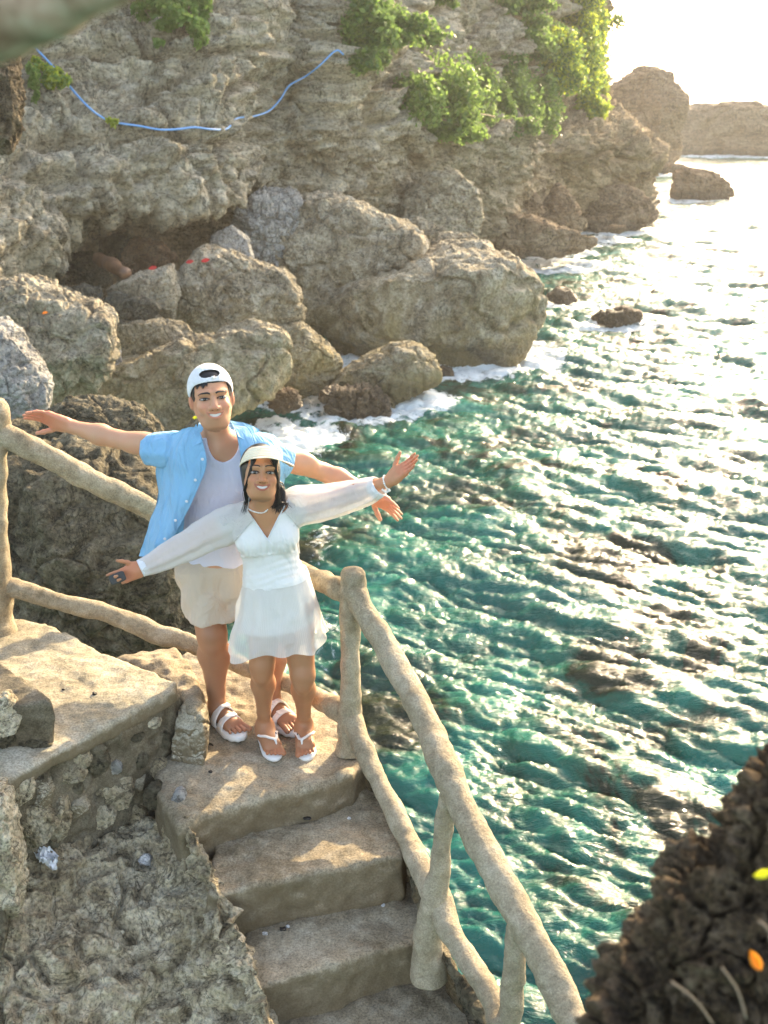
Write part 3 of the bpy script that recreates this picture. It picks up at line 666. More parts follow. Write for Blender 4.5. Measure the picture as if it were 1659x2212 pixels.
def XY(u, v, z): return atz(u, v, z)[:2]
stairs = empty('stone_staircase', atz(640, 1900, 2.3)); tag(stairs, 'worn sandy concrete stairs beside the twisted railing, with the couple on the top landing', 'stairs')
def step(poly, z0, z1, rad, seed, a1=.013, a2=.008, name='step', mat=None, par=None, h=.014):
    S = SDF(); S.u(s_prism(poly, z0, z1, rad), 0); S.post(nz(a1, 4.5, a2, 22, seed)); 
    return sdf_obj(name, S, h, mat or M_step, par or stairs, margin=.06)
p = [XY(386,1790,3.1), XY(440,1763,3.1), XY(560,1725,3.1), XY(680,1700,3.1), XY(760,1668,3.1), XY(800,1632,3.1), XY(775,1590,3.1), XY(740,1548,3.1), XY(690,1500,3.1), XY(600,1452,3.1), XY(500,1400,3.1), XY(420,1380,3.1), XY(330,1480,3.1), XY(330,1700,3.1)]
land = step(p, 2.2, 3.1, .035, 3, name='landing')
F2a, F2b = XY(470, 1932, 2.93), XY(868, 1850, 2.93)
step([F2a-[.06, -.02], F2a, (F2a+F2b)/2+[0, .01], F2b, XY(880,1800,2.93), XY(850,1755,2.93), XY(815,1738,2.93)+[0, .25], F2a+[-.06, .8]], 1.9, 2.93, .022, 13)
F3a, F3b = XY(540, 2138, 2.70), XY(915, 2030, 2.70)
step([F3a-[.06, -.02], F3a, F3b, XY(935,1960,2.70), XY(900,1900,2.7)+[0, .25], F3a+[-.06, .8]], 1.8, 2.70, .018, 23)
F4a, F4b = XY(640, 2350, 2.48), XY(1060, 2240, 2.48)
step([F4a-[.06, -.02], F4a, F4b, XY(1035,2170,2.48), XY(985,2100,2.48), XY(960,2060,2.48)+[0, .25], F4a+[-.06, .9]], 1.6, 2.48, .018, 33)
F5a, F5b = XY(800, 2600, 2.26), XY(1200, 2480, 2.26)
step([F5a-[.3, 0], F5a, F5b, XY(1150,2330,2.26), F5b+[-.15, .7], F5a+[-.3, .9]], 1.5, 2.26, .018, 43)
# rough rock the stairs stand on, showing past their outer edge
def patch(G, nu, nv, mat, name, amp, fr, seed, pits=1., parent=None, fine=.0, back=False):
    G = np.array(G)
    if back: G = np.concatenate([G[:, :1]+np.array([0, .3, -.35]), G], 1)
    A = np.array([catmull(r, nv) for r in G]); B = np.array([catmull(A[:, j], nu) for j in range(nv)]).transpose(1, 0, 2)
    N = np.cross(np.gradient(B, axis=0), np.gradient(B, axis=1)); N /= np.linalg.norm(N, axis=2)[..., None]+1e-9
    N = N.reshape(-1, 3); V = B.reshape(-1, 3)
    toc = np.array([0, 0, CAMZ])-V; 
    if (N*toc).sum(1).mean() < 0: N = -N
    V0 = V; V = rock_disp(V, N, amp, fr, seed, pits)
    if fine:
        for k_, (f_, a_) in enumerate(((17, .8), (34, .5))):
            w1, w2 = worley(V*f_+fbm(V*f_*.6, 2, seed+k_)[..., None]*.35, seed+30+k_)
            V = V-N*(fine*a_*(1-sstep(.12, .5, w1)))[:, None]
        V = V+N*(fine*.8*fbm(V*30, 4, seed+40, .65))[:, None]
    if back: V = V0+(V-V0)*np.repeat(1-.65*sstep(.80, .93, np.linspace(0, 1, nu)), nv)[:, None]
    return MB().add(V, grid_quads(nu, nv)).build(name, mat, parent)
o = patch([[at(770,1600,4.5), at(790,1700,4.45), at(800,1850,4.45), at(800,2100,4.5)],
           [at(818,1722,4.2), at(850,1800,4.12), at(870,1950,4.1), at(870,2200,4.1)],
           [at(868,1830,3.95), at(905,1900,3.88), at(930,2100,3.9), at(930,2400,3.9)],
           [at(900,1960,3.75), at(950,2050,3.6), at(990,2200,3.6), at(990,2500,3.6)],
           [at(960,2080,3.5), at(1020,2140,3.38), at(1070,2260,3.38), at(1070,2500,3.4)],
           [at(1020,2230,3.25), at(1080,2290,3.15), at(1120,2400,3.1), at(1120,2600,3.1)]], 220, 120, M_dark, 'rock_footing', .05, 3.2, 71)
tag(o, 'rough dark rock footing dropping to the water along the outer edge of the stairs', 'rock')
# slabs on the left, leading up
slab = empty('stepped_wall', atz(200, 1700, 2.8)); tag(slab, 'concrete slab steps on a rubble stone wall at the left, leading up and out of the picture', 'wall')
p = [XY(378,1487,3.42), XY(383,1470,3.42), XY(240,1412,3.42), XY(100,1343,3.42), XY(-80,1320,3.42), XY(-260,1400,3.42), XY(-260,1800,3.42), XY(0,1690,3.42), XY(118,1630,3.42)]
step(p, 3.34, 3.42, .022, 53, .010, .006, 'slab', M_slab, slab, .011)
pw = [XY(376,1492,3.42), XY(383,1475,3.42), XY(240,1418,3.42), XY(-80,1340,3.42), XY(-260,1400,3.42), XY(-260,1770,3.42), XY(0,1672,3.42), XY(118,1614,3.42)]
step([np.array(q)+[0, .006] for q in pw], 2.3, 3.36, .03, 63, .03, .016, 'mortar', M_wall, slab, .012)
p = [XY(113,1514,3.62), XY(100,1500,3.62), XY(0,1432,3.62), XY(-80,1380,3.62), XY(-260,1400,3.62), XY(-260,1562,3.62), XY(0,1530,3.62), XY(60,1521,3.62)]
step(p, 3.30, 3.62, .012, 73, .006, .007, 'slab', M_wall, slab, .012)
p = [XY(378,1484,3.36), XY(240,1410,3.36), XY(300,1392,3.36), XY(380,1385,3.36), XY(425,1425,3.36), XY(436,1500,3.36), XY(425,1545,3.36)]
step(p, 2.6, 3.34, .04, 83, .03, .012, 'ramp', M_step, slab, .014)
def child_rock(parent, name, outline, Y, mat, **k):
    o = rock(outline, Y, mat, None, name=name, cat=None, **k); o.parent = parent; o.matrix_parent_inverse.identity(); o.location = Vector(o.location)-wloc(parent); return o
child_rock(slab, 'end_block', [(383,1550),(398,1532),(440,1540),(446,1590),(440,1650),(405,1695),(384,1730),(374,1640)], 4.42, M_slab, amp=.035, lvl=6, seed=61, thick=.12, flat=.55)
BV = {}
def scene_hit(u, v, names):
    d = ray(u, v); d = d/np.linalg.norm(d); best = None
    for nme in names:
        o = bpy.data.objects[nme]
        if nme not in BV:
            mt = Vector(wloc(o)); BV[nme] = BVHTree.FromPolygons([(w.co+mt) for w in o.data.vertices], [tuple(p.vertices) for p in o.data.polygons])
        h = BV[nme].ray_cast(Vector((0, 0, CAMZ)), Vector(d))
        if h[0] is not None and (best is None or h[3] < best[1]): best = (np.array(h[0]), h[3])
    return best[0] if best else None
rs = random.Random(11)
for (u, v, a, b_, Y, mt) in [(35,1706,31,26,3.92,0),(87,1712,21,29,3.90,1),(66,1778,42,42,3.93,0),(248,1712,33,34,4.12,0),(209,1648,25,24,4.12,2),(122,1765,26,50,4.0,0),(216,1762,29,22,4.12,0),(62,1611,38,17,3.98,2),(10,1545,27,38,3.96,0),(6,1592,24,20,3.93,2),(145,1672,32,14,4.05,0),(112,1818,14,17,3.98,2),(387,1727,13,18,4.42,3),(300,1640,18,14,4.3,2),(330,1560,16,10,4.42,0),(160,1700,18,14,4.05,2),(290,1590,15,10,4.3,2),(30,1650,24,12,3.95,2),(345,1660,14,18,4.45,0),(170,1640,22,14,4.1,0),(165,1745,20,18,4.05,1),(335,1720,20,22,4.45,2),(290,1760,22,18,4.3,0),(95,1640,16,12,4,0),(250,1655,14,16,4.2,3),(355,1600,12,20,4.45,2),(300,1690,12,12,4.3,1)]:
    hh_ = scene_hit(u, v, ['mortar', 'slab.001', 'landing']); Y = (hh_[1]+.012) if hh_ is not None else Y; a *= 1.32; b_ *= 1.28
    ol = [(u+a*math.cos(t)*rs.uniform(.82, 1.08), v+b_*math.sin(t)*rs.uniform(.82, 1.08)) for t in np.linspace(0, 6.28, 10)[:-1]]
    child_rock(slab, 'stone', ol, Y, [M_reef, M_slab, M_dark, M_pale][mt], amp=.045, lvl=5, seed=rs.randrange(999), thick=.55*min(a, b_)*.0018+.035)
# the porous reef rock in the lower left
o = patch([[at(-260,1700,4.0), at(-260,1850,3.8), at(-260,2000,3.6), at(-260,2200,3.35), at(-260,2500,3.05)],
           [at(-60,1850,3.85), at(-60,1920,3.7), at(-60,2030,3.55), at(-60,2212,3.3), at(-60,2500,3.0)],
           [at(60,1830,3.95), at(60,1900,3.78), at(90,2030,3.58), at(90,2212,3.3), at(90,2500,3.0)],
           [at(180,1790,4.12), at(185,1870,3.92), at(200,2000,3.68), at(220,2190,3.36), at(230,2500,3.0)],
           [at(290,1760,4.25), at(300,1860,4.0), at(330,2000,3.72), at(370,2180,3.42), at(390,2500,3.02)],
           [at(350,1765,4.15), at(375,1850,3.95), at(435,1980,3.67), at(490,2150,3.42), at(540,2500,3.03)],
           [at(385,1742,4.02), at(432,1850,3.82), at(492,1985,3.58), at(556,2120,3.38), at(640,2400,3.08)],
           [at(408,1765,4.08), at(456,1865,3.88), at(520,2005,3.66), at(578,2140,3.46), at(675,2430,3.14)],
           [at(420,1850,4.3), at(470,1960,4.15), at(540,2100,3.9), at(598,2240,3.65), at(690,2540,3.3)]], 430, 400, M_reef, 'reef_rock', .085, 2.6, 91, 1.3, fine=.010, back=True)
tag(o, 'pitted porous reef rock filling the lower left corner beside the stairs', 'rock')
R([(-60,1690),(10,1700),(30,1760),(45,1850),(48,1930),(20,2000),(-60,2010)], 3.62, M_reef, 'smooth grey rounded rock at the left edge over the porous reef rock', seed=95, amp=.04, name='rock', cat='rock')
R([(-60,1960),(0,1960),(14,2010),(8,2060),(-60,2080)], 3.45, M_dark, 'small greenish rock corner at the left edge under the smooth grey rock', seed=96, amp=.04, name='rock', cat='rock', lvl=5)
R([(430,1870),(470,1880),(505,1940),(520,1990),(500,2040),(455,1990)], 3.98, M_dark, 'dark broken rock wedged between reef rock and stair side', seed=97, amp=.09, name='rock', cat='rock')

# ================================================================== the faux branch railing
rail = empty('branch_railing', atz(757, 1620, 3.1)); tag(rail, 'sandy concrete railing shaped like twisted tree branches, running behind the couple and down the stairs', 'railing')
def limb(name, pts, seed, n=22, seg=90, par=None, rough=.007):
    C = np.array([at(u, v, Y) for u, v, Y, r in pts]); r = np.array([[q[3]] for q in pts])
    Cc = catmull(C, seg); rr = catmull(np.hstack([r, r, r]), seg)[:, 0]
    wob = fbm(Cc*7, 2, seed)*.06; rr = rr*(1+wob)
    return MB().tube(Cc, rr, n, rough=rough, rs=seed, fr=13).build(name, M_rail, par or rail)
limb('post', [(-20,866,5.1,.060),(-16,900,5.1,.078),(-20,1000,5.1,.075),(-18,1150,5.1,.078),(-14,1260,5.1,.095),(-16,1330,5.1,.10),(-10,1372,5.08,.12)], 1, 26)
limb('post', [(764,1231,4.5,.044),(764,1243,4.5,.056),(764,1290,4.5,.060),(758,1350,4.5,.048),(757,1420,4.49,.046),(757,1480,4.49,.050),(757,1540,4.48,.055),(755,1590,4.48,.058),(755,1625,4.47,.075)], 2, 26)
limb('post', [(968,1712,3.60,.034),(962,1760,3.6,.038),(954,1830,3.59,.038),(946,1900,3.58,.044),(934,1960,3.57,.055),(926,2040,3.56,.058),(925,2110,3.55,.072)], 3, 26)
limb('post', [(1120,1985,3.14,.036),(1112,2080,3.12,.038),(1103,2200,3.1,.040),(1098,2400,3.08,.044)], 4, 24)
limb('rail', [(-30,915,5.1,.050),(20,945,5.1,.054),(100,985,5.14,.056),(190,1035,5.18,.055),(290,1082,5.2,.053),(380,1130,5.2,.053),(480,1175,5.12,.052),(600,1215,4.9,.050),(690,1252,4.68,.050),(730,1270,4.56,.055),(764,1290,4.5,.058)], 5, 26, 140)
limb('rail', [(-15,1262,5.1,.055),(50,1275,5.1,.048),(130,1300,5.14,.046),(230,1325,5.18,.049),(330,1364,5.18,.052),(410,1390,5.15,.050),(470,1415,5.1,.046),(530,1440,5.0,.044),(600,1468,4.85,.045),(680,1505,4.66,.046),(735,1535,4.52,.055),(757,1550,4.48,.055)], 6, 26, 140)
limb('rail', [(764,1275,4.5,.056),(785,1320,4.42,.056),(832,1395,4.28,.055),(890,1500,4.05,.055),(925,1570,3.88,.056),(962,1655,3.68,.058),(992,1730,3.55,.057),(1060,1860,3.32,.055),(1108,1950,3.18,.056),(1160,2050,3.03,.054),(1212,2150,2.9,.053),(1262,2262,2.76,.053),(1330,2420,2.58,.053)], 7, 26, 170)
limb('rail', [(757,1545,4.48,.055),(772,1585,4.4,.052),(802,1655,4.25,.046),(845,1740,4.05,.046),(880,1810,3.9,.047),(915,1880,3.72,.050),(940,1925,3.62,.056),(962,1985,3.52,.050),(990,2040,3.42,.045),(1045,2120,3.26,.044),(1072,2190,3.14,.043),(1092,2262,3.04,.043),(1130,2420,2.9,.043)], 8, 26, 170)

# ================================================================== close, out of focus things
R([(u_+20, v_+36) for u_, v_ in ((1262,2230),(1325,2065),(1385,2010),(1440,1865),(1478,1832),(1520,1850),(1568,1800),(1600,1705),(1640,1640),(1720,1600),(1900,1560),(2100,1900),(2050,2500),(1700,2700),(1300,2600))], 1.15, M_near, 'blurred dark brown craggy rock in the lower right corner close to the lens', lvl=7, seed=201, amp=.06, fr=13, thick=.15, name='near_rock', cat='rock', pits=1.6)
M_log, nt, b = newmat('weathered_wood'); co = coords(nt, (1, 1, 1)); nn_ = noise(nt, co, 30, 6, .6, 1.0)
nt.links.new(ramp(nt, nn_, [(.3, (.24, .13, .08)), (.5, (.50, .32, .23)), (.7, (.64, .48, .38))]), b.inputs['Base Color']); b.inputs['Roughness'].default_value = .8
C = catmull(np.array([at(-260, 135, .95), at(-60, 48, .9), (at(60, 0, .88)), at(170, -62, .86), at(330, -150, .85)]), 40)
o = MB().tube(C, .031, 18, rough=.003, rs=4, fr=30).build('tree_branch', M_log); tag(o, 'blurred brown tree branch crossing the upper left corner close to the lens', 'branch')
def leafm(name, col, tr=.4):
    m, nt, b = newmat(name); nt.links.new(mix(nt, noise(nt, coords(nt), 1.5, 3), tuple(c*.65 for c in col), tuple(min(1, c*1.35) for c in col)), b.inputs['Base Color']); b.inputs['Roughness'].default_value = .55
    t = nt.nodes.new('ShaderNodeBsdfTranslucent'); t.inputs[0].default_value = (*[min(1, c*2.2) for c in col], 1)
    ms = nt.nodes.new('ShaderNodeMixShader'); ms.inputs[0].default_value = tr; out = nt.nodes['Material Output']
    nt.links.new(b.outputs[0], ms.inputs[1]); nt.links.new(t.outputs[0], ms.inputs[2]); nt.links.new(ms.outputs[0], out.inputs[0]); return m
def leaf_mesh(c, d, up, L, W, mat, name, label, cat='leaf', parent=None, curl=.15):
    d = d/np.linalg.norm(d); s = np.cross(d, up); s /= np.linalg.norm(s); n = np.cross(s, d); V = []; 
    ts = np.linspace(0, 1, 9)
    for t in ts:
        w = W*math.sin(math.pi*min(1, t*.92+.04))**.8
        for k in (-1, -.5, 0, .5, 1): V.append(c+d*L*(t-.5)+s*w*k*.5+n*(abs(k)*W*.18-curl*L*(t-.5)**2*4*.3))
    V = np.array(V); m = MB(); m.add(V, grid_quads(9, 5)); m.add(V-n*.0012, grid_quads(9, 5)[:, ::-1])
    o = m.build(name, mat, parent)
    if label: tag(o, label, cat)
    return o
M_orange = leafm('orange_dry_leaf', (.55, .22, .03)); M_ygreen = leafm('yellow_green_leaf', (.45, .48, .03)); M_redl = leafm('red_scrap', (.5, .03, .03), .2)
M_twig, nt, b = newmat('dry_twig'); b.inputs['Base Color'].default_value = (.3, .22, .15, 1); b.inputs['Roughness'].default_value = .8
v3 = lambda *a: np.array(a, float)
leaf_mesh(at(1632, 2076, .96), v3(.5, .1, -1), v3(0, -1, .4), .031, .011, M_orange, 'leaf', 'orange dry leaf stuck on the blurred near rock')
leaf_mesh(at(1648, 1888, .97), v3(1, .1, .25), v3(0, -1, .4), .019, .009, M_ygreen, 'leaf', 'bright yellow green leaf at the right edge on the blurred near rock')
for (a, b2, l) in [((1560,2090,.965),(1612,2200,.96),'thin dry twig leaning on the middle of the blurred near rock'), ((1450,2120,.975),(1540,2212,.97),'longer dry twig low on the blurred near rock, toward the stairs'), ((1640,1990,.96),(1665,2040,.96),'short pale twig end at the right edge above the orange leaf')]:
    C = catmull(np.array([at(*a), (at(*a)+at(*b2))/2+[0.003, 0, .004], at(*b2)]), 12); o = MB().tube(C, .0011, 6).build('twig', M_twig); tag(o, l, 'twig')

# ================================================================== small things lying about
M_paper, nt, b = newmat('white_tissue'); b.inputs['Base Color'].default_value = (.85, .86, .88, 1); b.inputs['Roughness'].default_value = .9
n = 34; c0 = atz(92, 1846, 2.86); G = []
BV.clear()
c0 = scene_hit(92, 1846, ['reef_rock', 'mortar']); 
for i in range(n):
    for j in range(n):
        a, b3 = (i/(n-1)-.5), (j/(n-1)-.5); q = np.array([a*.13, b3*.055-a*.07, .012])
        w = fbm(np.array([[a*9, b3*9, 0], [a*9, b3*9, 7], [a*9+4, b3*9, 3]]), 3, 5); G.append(c0+q+np.array([w[0]*.014, w[1]*.016, w[2]*.022-a*.05]))
o = MB().add(np.array(G), grid_quads(n, n)).build('tissue', M_paper); tag(o, 'crumpled white tissue lying at the foot of the rubble wall', 'tissue')
def pebble(u, v, names, r, mat, label, seed, name='pebble', cat='pebble', zf=.7):
    p = scene_hit(u, v, names)
    if p is None: return
    V, F = ico(3); V = V*np.array([1, .85, zf])*r; V = V+V*(fbm(V/r*1.4, 3, seed)*.35)[:, None]
    o = MB().add(V+p+[0, 0, r*.3], None, F).build(name, mat); tag(o, label, cat); return o
M_black, nt, b = newmat('black_char'); b.inputs['Base Color'].default_value = (.02, .014, .01, 1)
M_chalk = rock_mat('chalk_white_coral', (.45, .44, .44), (.68, .67, .67), (.8, .79, .78), 6, bumpd=.006, wet=False)
ST = ['step', 'step.001', 'step.002', 'landing', 'slab', 'ramp', 'reef_rock']
pebble(315, 1862, ['reef_rock'], .034, M_chalk, 'pale lilac coral lump on the porous reef rock', 5, 'coral_lump', 'coral')
pebble(204, 1500, ['slab'], .012, M_black, 'dark oval pebble on the middle of the big slab', 6)
pebble(137, 1490, ['slab'], .006, M_black, 'tiny dark pebble on the big slab, left of the oval one', 7)
pebble(610, 2008, ST, .013, M_black, 'dark crumb of debris on the third stair down', 8)
pebble(622, 2003, ST, .009, M_chalk, 'white chip touching the dark crumb on the third stair down', 9)
pebble(573, 2018, ST, .010, M_chalk, 'round white pebble on the third stair left of the dark crumb', 10)
pebble(828, 1957, ST, .009, M_chalk, 'white pebble against the riser by the middle post', 11)
pebble(663, 1769, ST, .018, M_black, 'flat dark stone under the landing riser', 12, zf=.4)
pebble(455, 1668, ST, .009, M_black, 'little dark stone on the landing by the end block', 13)
pebble(754, 1768, ST, .008, M_chalk, 'tiny white pebble on the second stair near the railing', 14)
leaf_mesh(scene_hit(452, 1612, ST)+[0, 0, .01], v3(1, -.6, 0), v3(0, 0, 1), .05, .02, M_black, 'leaf', 'dark dry leaf on the landing next to the end block')
BV.clear()
for (u, v, Y, L, mt, lb) in [(410,566,21.7,.15,M_redl,'red scrap on the crest of the peaked boulder, left one'),(444,563,21.8,.17,M_redl,'red scrap on the crest of the peaked boulder, right one'),(330,579,21.2,.16,M_redl,'dull red streak of litter on the flat bridging boulder'),(97,676,16.6,.09,M_orange,'orange leaf on the ridged rock slope at the left'),(422,902,11.0,.06,M_ygreen,'yellow green leaf on the dark wet rock behind the man')]:
    leaf_mesh(at(u, v, Y), v3(1, 0, .2), v3(0, -1, .6), L, L*.5, mt, 'scrap' if mt is M_redl else 'leaf', lb, 'litter' if mt is M_redl else 'leaf')
M_drift, nt, b = newmat('brown_driftwood'); nt.links.new(ramp(nt, noise(nt, coords(nt), 6, 5), [(.3, (.10, .05, .03)), (.7, (.30, .16, .09))]), b.inputs['Base Color'])
o = MB().tube(catmull(np.array([at(210, 560, 23), at(240, 572, 22.4), at(270, 590, 21.8)]), 20), .13, 12, rough=.04, fr=3).build('driftwood', M_drift); tag(o, 'brown driftwood log lying in the cave mouth', 'driftwood')

# ================================================================== plants on the cliff, hose and root
M_l1 = leafm('bright_leaf', (.15, .23, .055), .42); M_l2 = leafm('deep_leaf', (.10, .16, .05), .4); M_l3 = leafm('sunny_leaf', (.28, .33, .04), .5)
def bush(blobs, n, size, mats, label, seed, name='cliff_bush', cat='bush', group=None, stems=6, lens=1.):
    n = int(n*2.1); blobs = [(u, v, ru*1.3, rv*1.25) for u, v, ru, rv in blobs]
    """blobs: (u, v, radius in photo units); leaves fill an uneven volume in front of the rock"""
    rg = np.random.RandomState(seed); V = []; pts = []
    tot = sum(b[2]*b[3] for b in blobs)
    cen = []
    for (u, v, ru, rv) in blobs:
        p = on_cliff(u, v, .3)
        if p is None: p = at(u, v, 52)
        s = mpp(p); k = int(n*ru*rv/tot); cen.append((p, s*ru))
        # clumps inside the blob
        nc = max(5, k//45); cc = rg.randn(nc, 3); cc /= np.linalg.norm(cc, axis=1)[:, None]; cc *= rg.rand(nc, 1)**.45
        which = rg.randint(0, nc, k); q = cc[which]+rg.randn(k, 3)*.17
        pts.append(p+RT*(q[:, :1]*ru*s)+UPV*(q[:, 1:2]*rv*s)+np.outer(q[:, 2]*min(ru, rv)*s*.8, [0, 1, 0]))
    P = np.vstack(pts); k = len(P)
    d = rg.randn(k, 3); d[:, 2] -= .25; d /= np.linalg.norm(d, axis=1)[:, None]; nrm = rg.randn(k, 3)+[0, -.4, .9]; s = np.cross(d, nrm); s /= np.linalg.norm(s, axis=1)[:, None]
    L = size*.92*(.6+.8*rg.rand(k, 1)); W = L*.62
    n2 = np.cross(s, d)
    A = P-d*L*.5; B = P+s*W*.5+n2*W*.12; Cq = P+d*L*.5; D = P-s*W*.5+n2*W*.12
    Vv = np.stack([A, B, Cq, D], 1); mid = rg.randint(0, len(mats), k)
    root = empty(name, cen[0][0]-UPV*cen[0][1]); tag(root, label, cat, group)
    for mi, mt in enumerate(mats):
        sel = Vv[mid == mi].reshape(-1, 3)
        if len(sel): o = MB().add(sel, np.arange(len(sel)).reshape(-1, 4)).build('foliage', mt, root, smooth=False); tag(o, kind='stuff')
    m = MB(); base = cen[0][0]+np.array([0, .6, -.4])
    for i in range(stems):
        t = P[rg.randint(k)]; m.tube(catmull(np.array([base, (base+t)/2+rg.randn(3)*.15, t]), 8), np.linspace(.035, .012, 8)*lens, 5)
    m.build('stem', M_twig, root)
    return root
G_ = 'bushes growing on the cliff'
bush([(790,40,40,45),(850,60,55,35),(905,75,45,22),(800,95,45,40),(780,130,30,20)], 5200, .17, [M_l1, M_l2], 'olive green bush hanging over the cliff at the top centre with a long side branch', 1, group=G_)
bush([(910,210,40,45),(960,200,60,60),(1010,170,45,40),(950,255,60,35),(1020,230,45,45)], 7000, .16, [M_l1, M_l2, M_l1], 'broad bright green bush in the light shaft right of the blue hose', 2, group=G_)
bush([(930,278,45,18),(985,290,45,15),(1010,270,30,15)], 1800, .16, [M_l1], 'low creeping green plant on the ledge under the broad bright bush', 3, group=G_)
bush([(1110,230,50,45),(1160,250,45,40),(1100,190,35,35),(1180,215,30,35),(1120,270,40,18)], 5200, .17, [M_l1, M_l2], 'rounded green bush on the ledge below the tall sunlit bush', 4, group=G_)
bush([(1110,150,30,35),(1150,190,40,30),(1080,230,25,40),(1060,190,22,28)], 3200, .17, [M_l1, M_l2], 'soft green bush filling the gap between the broad bush and the tall dense one', 21, group=G_)
bush([(1190,110,45,45),(1240,100,45,60),(1200,160,50,40),(1250,170,40,45),(1280,120,26,60)], 9000, .19, [M_l2, M_l1, M_l3], 'tall dense bush covering the corner of the cliff, its right rim glowing yellow', 5, group=G_)
bush([(1270,45,35,40),(1285,80,25,30),(1220,40,45,30),(1240,0,50,30)], 4200, .19, [M_l2, M_l3], 'bush on the cliff edge at the very top against the white sky', 6, group=G_)
bush([(1150,60,28,30),(1170,95,25,30)], 1500, .17, [M_l2, M_l1], 'small dark green bush clinging left of the tall dense bush', 22, group=G_)
bush([(1285,190,22,35),(1282,235,26,25),(1260,215,25,25)], 2600, .19, [M_l3, M_l1], 'yellow green bush drooping at the lower right corner of the cliff', 7, group=G_)
bush([(1130,10,50,18),(1090,15,30,15),(960,0,30,12)], 1800, .19, [M_l2, M_l1], 'sparse bush hanging from the top edge above the grey cliff', 8, group=G_)
bush([(350,15,40,28),(375,40,28,18),(320,5,30,15)], 1500, .17, [M_l1], 'bright ivy patch at the top edge left of the pale root', 9, name='ivy', cat='ivy', stems=3, lens=.5)
bush([(432,15,18,25),(428,50,16,30),(432,85,9,18)], 900, .15, [M_l1], 'narrow ivy trail hanging just left of the pale root', 10, name='ivy', cat='ivy', stems=3, lens=.5)
bush([(345,92,9,9)], 60, .15, [M_l1], 'tiny tuft of leaves on the rock below the ivy patch', 11, name='ivy', cat='ivy', stems=1, lens=.4)
bush([(120,168,20,20),(80,140,14,12)], 420, .15, [M_l1, M_l3], 'yellow green tuft under the blue hose at the upper left', 12, name='ivy', cat='ivy', stems=2, lens=.4)
bush([(72,170,10,26),(76,205,8,14)], 260, .13, [M_l1], 'thin green ivy beside the dark hanging rock', 13, name='ivy', cat='ivy', stems=2, lens=.4)
bush([(243,262,8,8)], 50, .11, [M_l3], 'little leaf tuft where the blue hose meets its lowest bend', 14, name='ivy', cat='ivy', stems=1, lens=.3)
# branch poking out against the sky
root = empty('leafy_branch', at(1280, 55, 54)); tag(root, 'thin leafy branch poking out against the white sky', 'branch')
MB().tube(catmull(np.array([at(1265, 70, 54.3), at(1300, 50, 54), at(1330, 45, 53.6)]), 14), np.linspace(.06, .02, 14), 6).build('stem', M_twig, root)
rg = np.random.RandomState(3); P = np.vstack([at(u, v, 53.8)+rg.randn(60, 3)*.16 for u, v in [(1300,44),(1312,52),(1325,45),(1334,40),(1338,48),(1290,40)]]); k = len(P)
d = rg.randn(k, 3); d /= np.linalg.norm(d, axis=1)[:, None]; s = np.cross(d, rg.randn(k, 3)); s /= np.linalg.norm(s, axis=1)[:, None]
Vv = np.stack([P-d*.09, P+s*.05, P+d*.09, P-s*.05], 1).reshape(-1, 3)
tag(MB().add(Vv, np.arange(len(Vv)).reshape(-1, 4)).build('foliage', M_l2, root, smooth=False), kind='stuff')
M_hose, nt, b = newmat('blue_hose'); b.inputs['Base Color'].default_value = (.13, .34, .70, 1); b.inputs['Roughness'].default_value = .4
hp = [(60,86),(120,150),(160,198),(190,230),(215,250),(240,263),(270,268),(300,272),(345,280),(385,279),(420,275),(455,279),(490,278),(512,256),(545,252),(580,240),(605,215),(625,185),(660,165),(690,142),(725,110),(742,118)]
H = []
for u, v in hp:
    p = on_cliff(u, v, .22)
    if p is not None: H.append(p)
H = np.array(H); 
for _ in range(2): H[1:-1, 1] = np.minimum(H[1:-1, 1], (H[:-2, 1]+H[2:, 1])/2)
H = np.array([at(u, v, y) for (u, v), y in zip(hp, H[:, 1])])
o = MB().tube(catmull(H, 260), .023, 8).build('hose', M_hose); tag(o, 'blue hose draped in a long sag across the cliff face', 'hose')
M_root, nt, b = newmat('pale_root'); b.inputs['Base Color'].default_value = (.42, .36, .33, 1)
H = np.array([at(u, v, 28.0) for u, v in [(462,-30),(468,40),(476,100),(483,158)]])
o = MB().tube(catmull(H, 60), np.linspace(.05, .025, 60), 8, rough=.01, fr=3).build('hanging_root', M_root); tag(o, 'pale straight root hanging down the cliff from the top edge', 'root')
print("t0", time.time()-_T0)
# ================================================================== people
def skin_mat(name, col, red):
    m, nt, b = newmat(name); co = coords(nt)
    c = mix(nt, ramp(nt, noise(nt, co, 9, 4), [(.35, (0, 0, 0)), (.7, (1, 1, 1))]), col, tuple(x*y for x, y in zip(col, (1.08, .93, .88))))
    c = mix(nt, math_(nt, 'MULTIPLY', noise(nt, co, 160, 3), .25), c, red)
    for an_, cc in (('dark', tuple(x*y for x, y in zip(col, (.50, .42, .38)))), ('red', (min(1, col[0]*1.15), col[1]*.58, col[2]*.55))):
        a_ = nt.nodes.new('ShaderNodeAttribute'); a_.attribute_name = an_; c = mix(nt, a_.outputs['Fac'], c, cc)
    nt.links.new(c, b.inputs['Base Color']); b.inputs['Roughness'].default_value = .48
    b.inputs['Subsurface Weight'].default_value = .12; b.inputs['Subsurface Radius'].default_value = (.012, .005, .003); b.inputs['Subsurface Scale'].default_value = 1.0
    b.inputs['Specular IOR Level'].default_value = .4
    bump(nt, b, noise(nt, co, 300, 2), .08, .001); return m
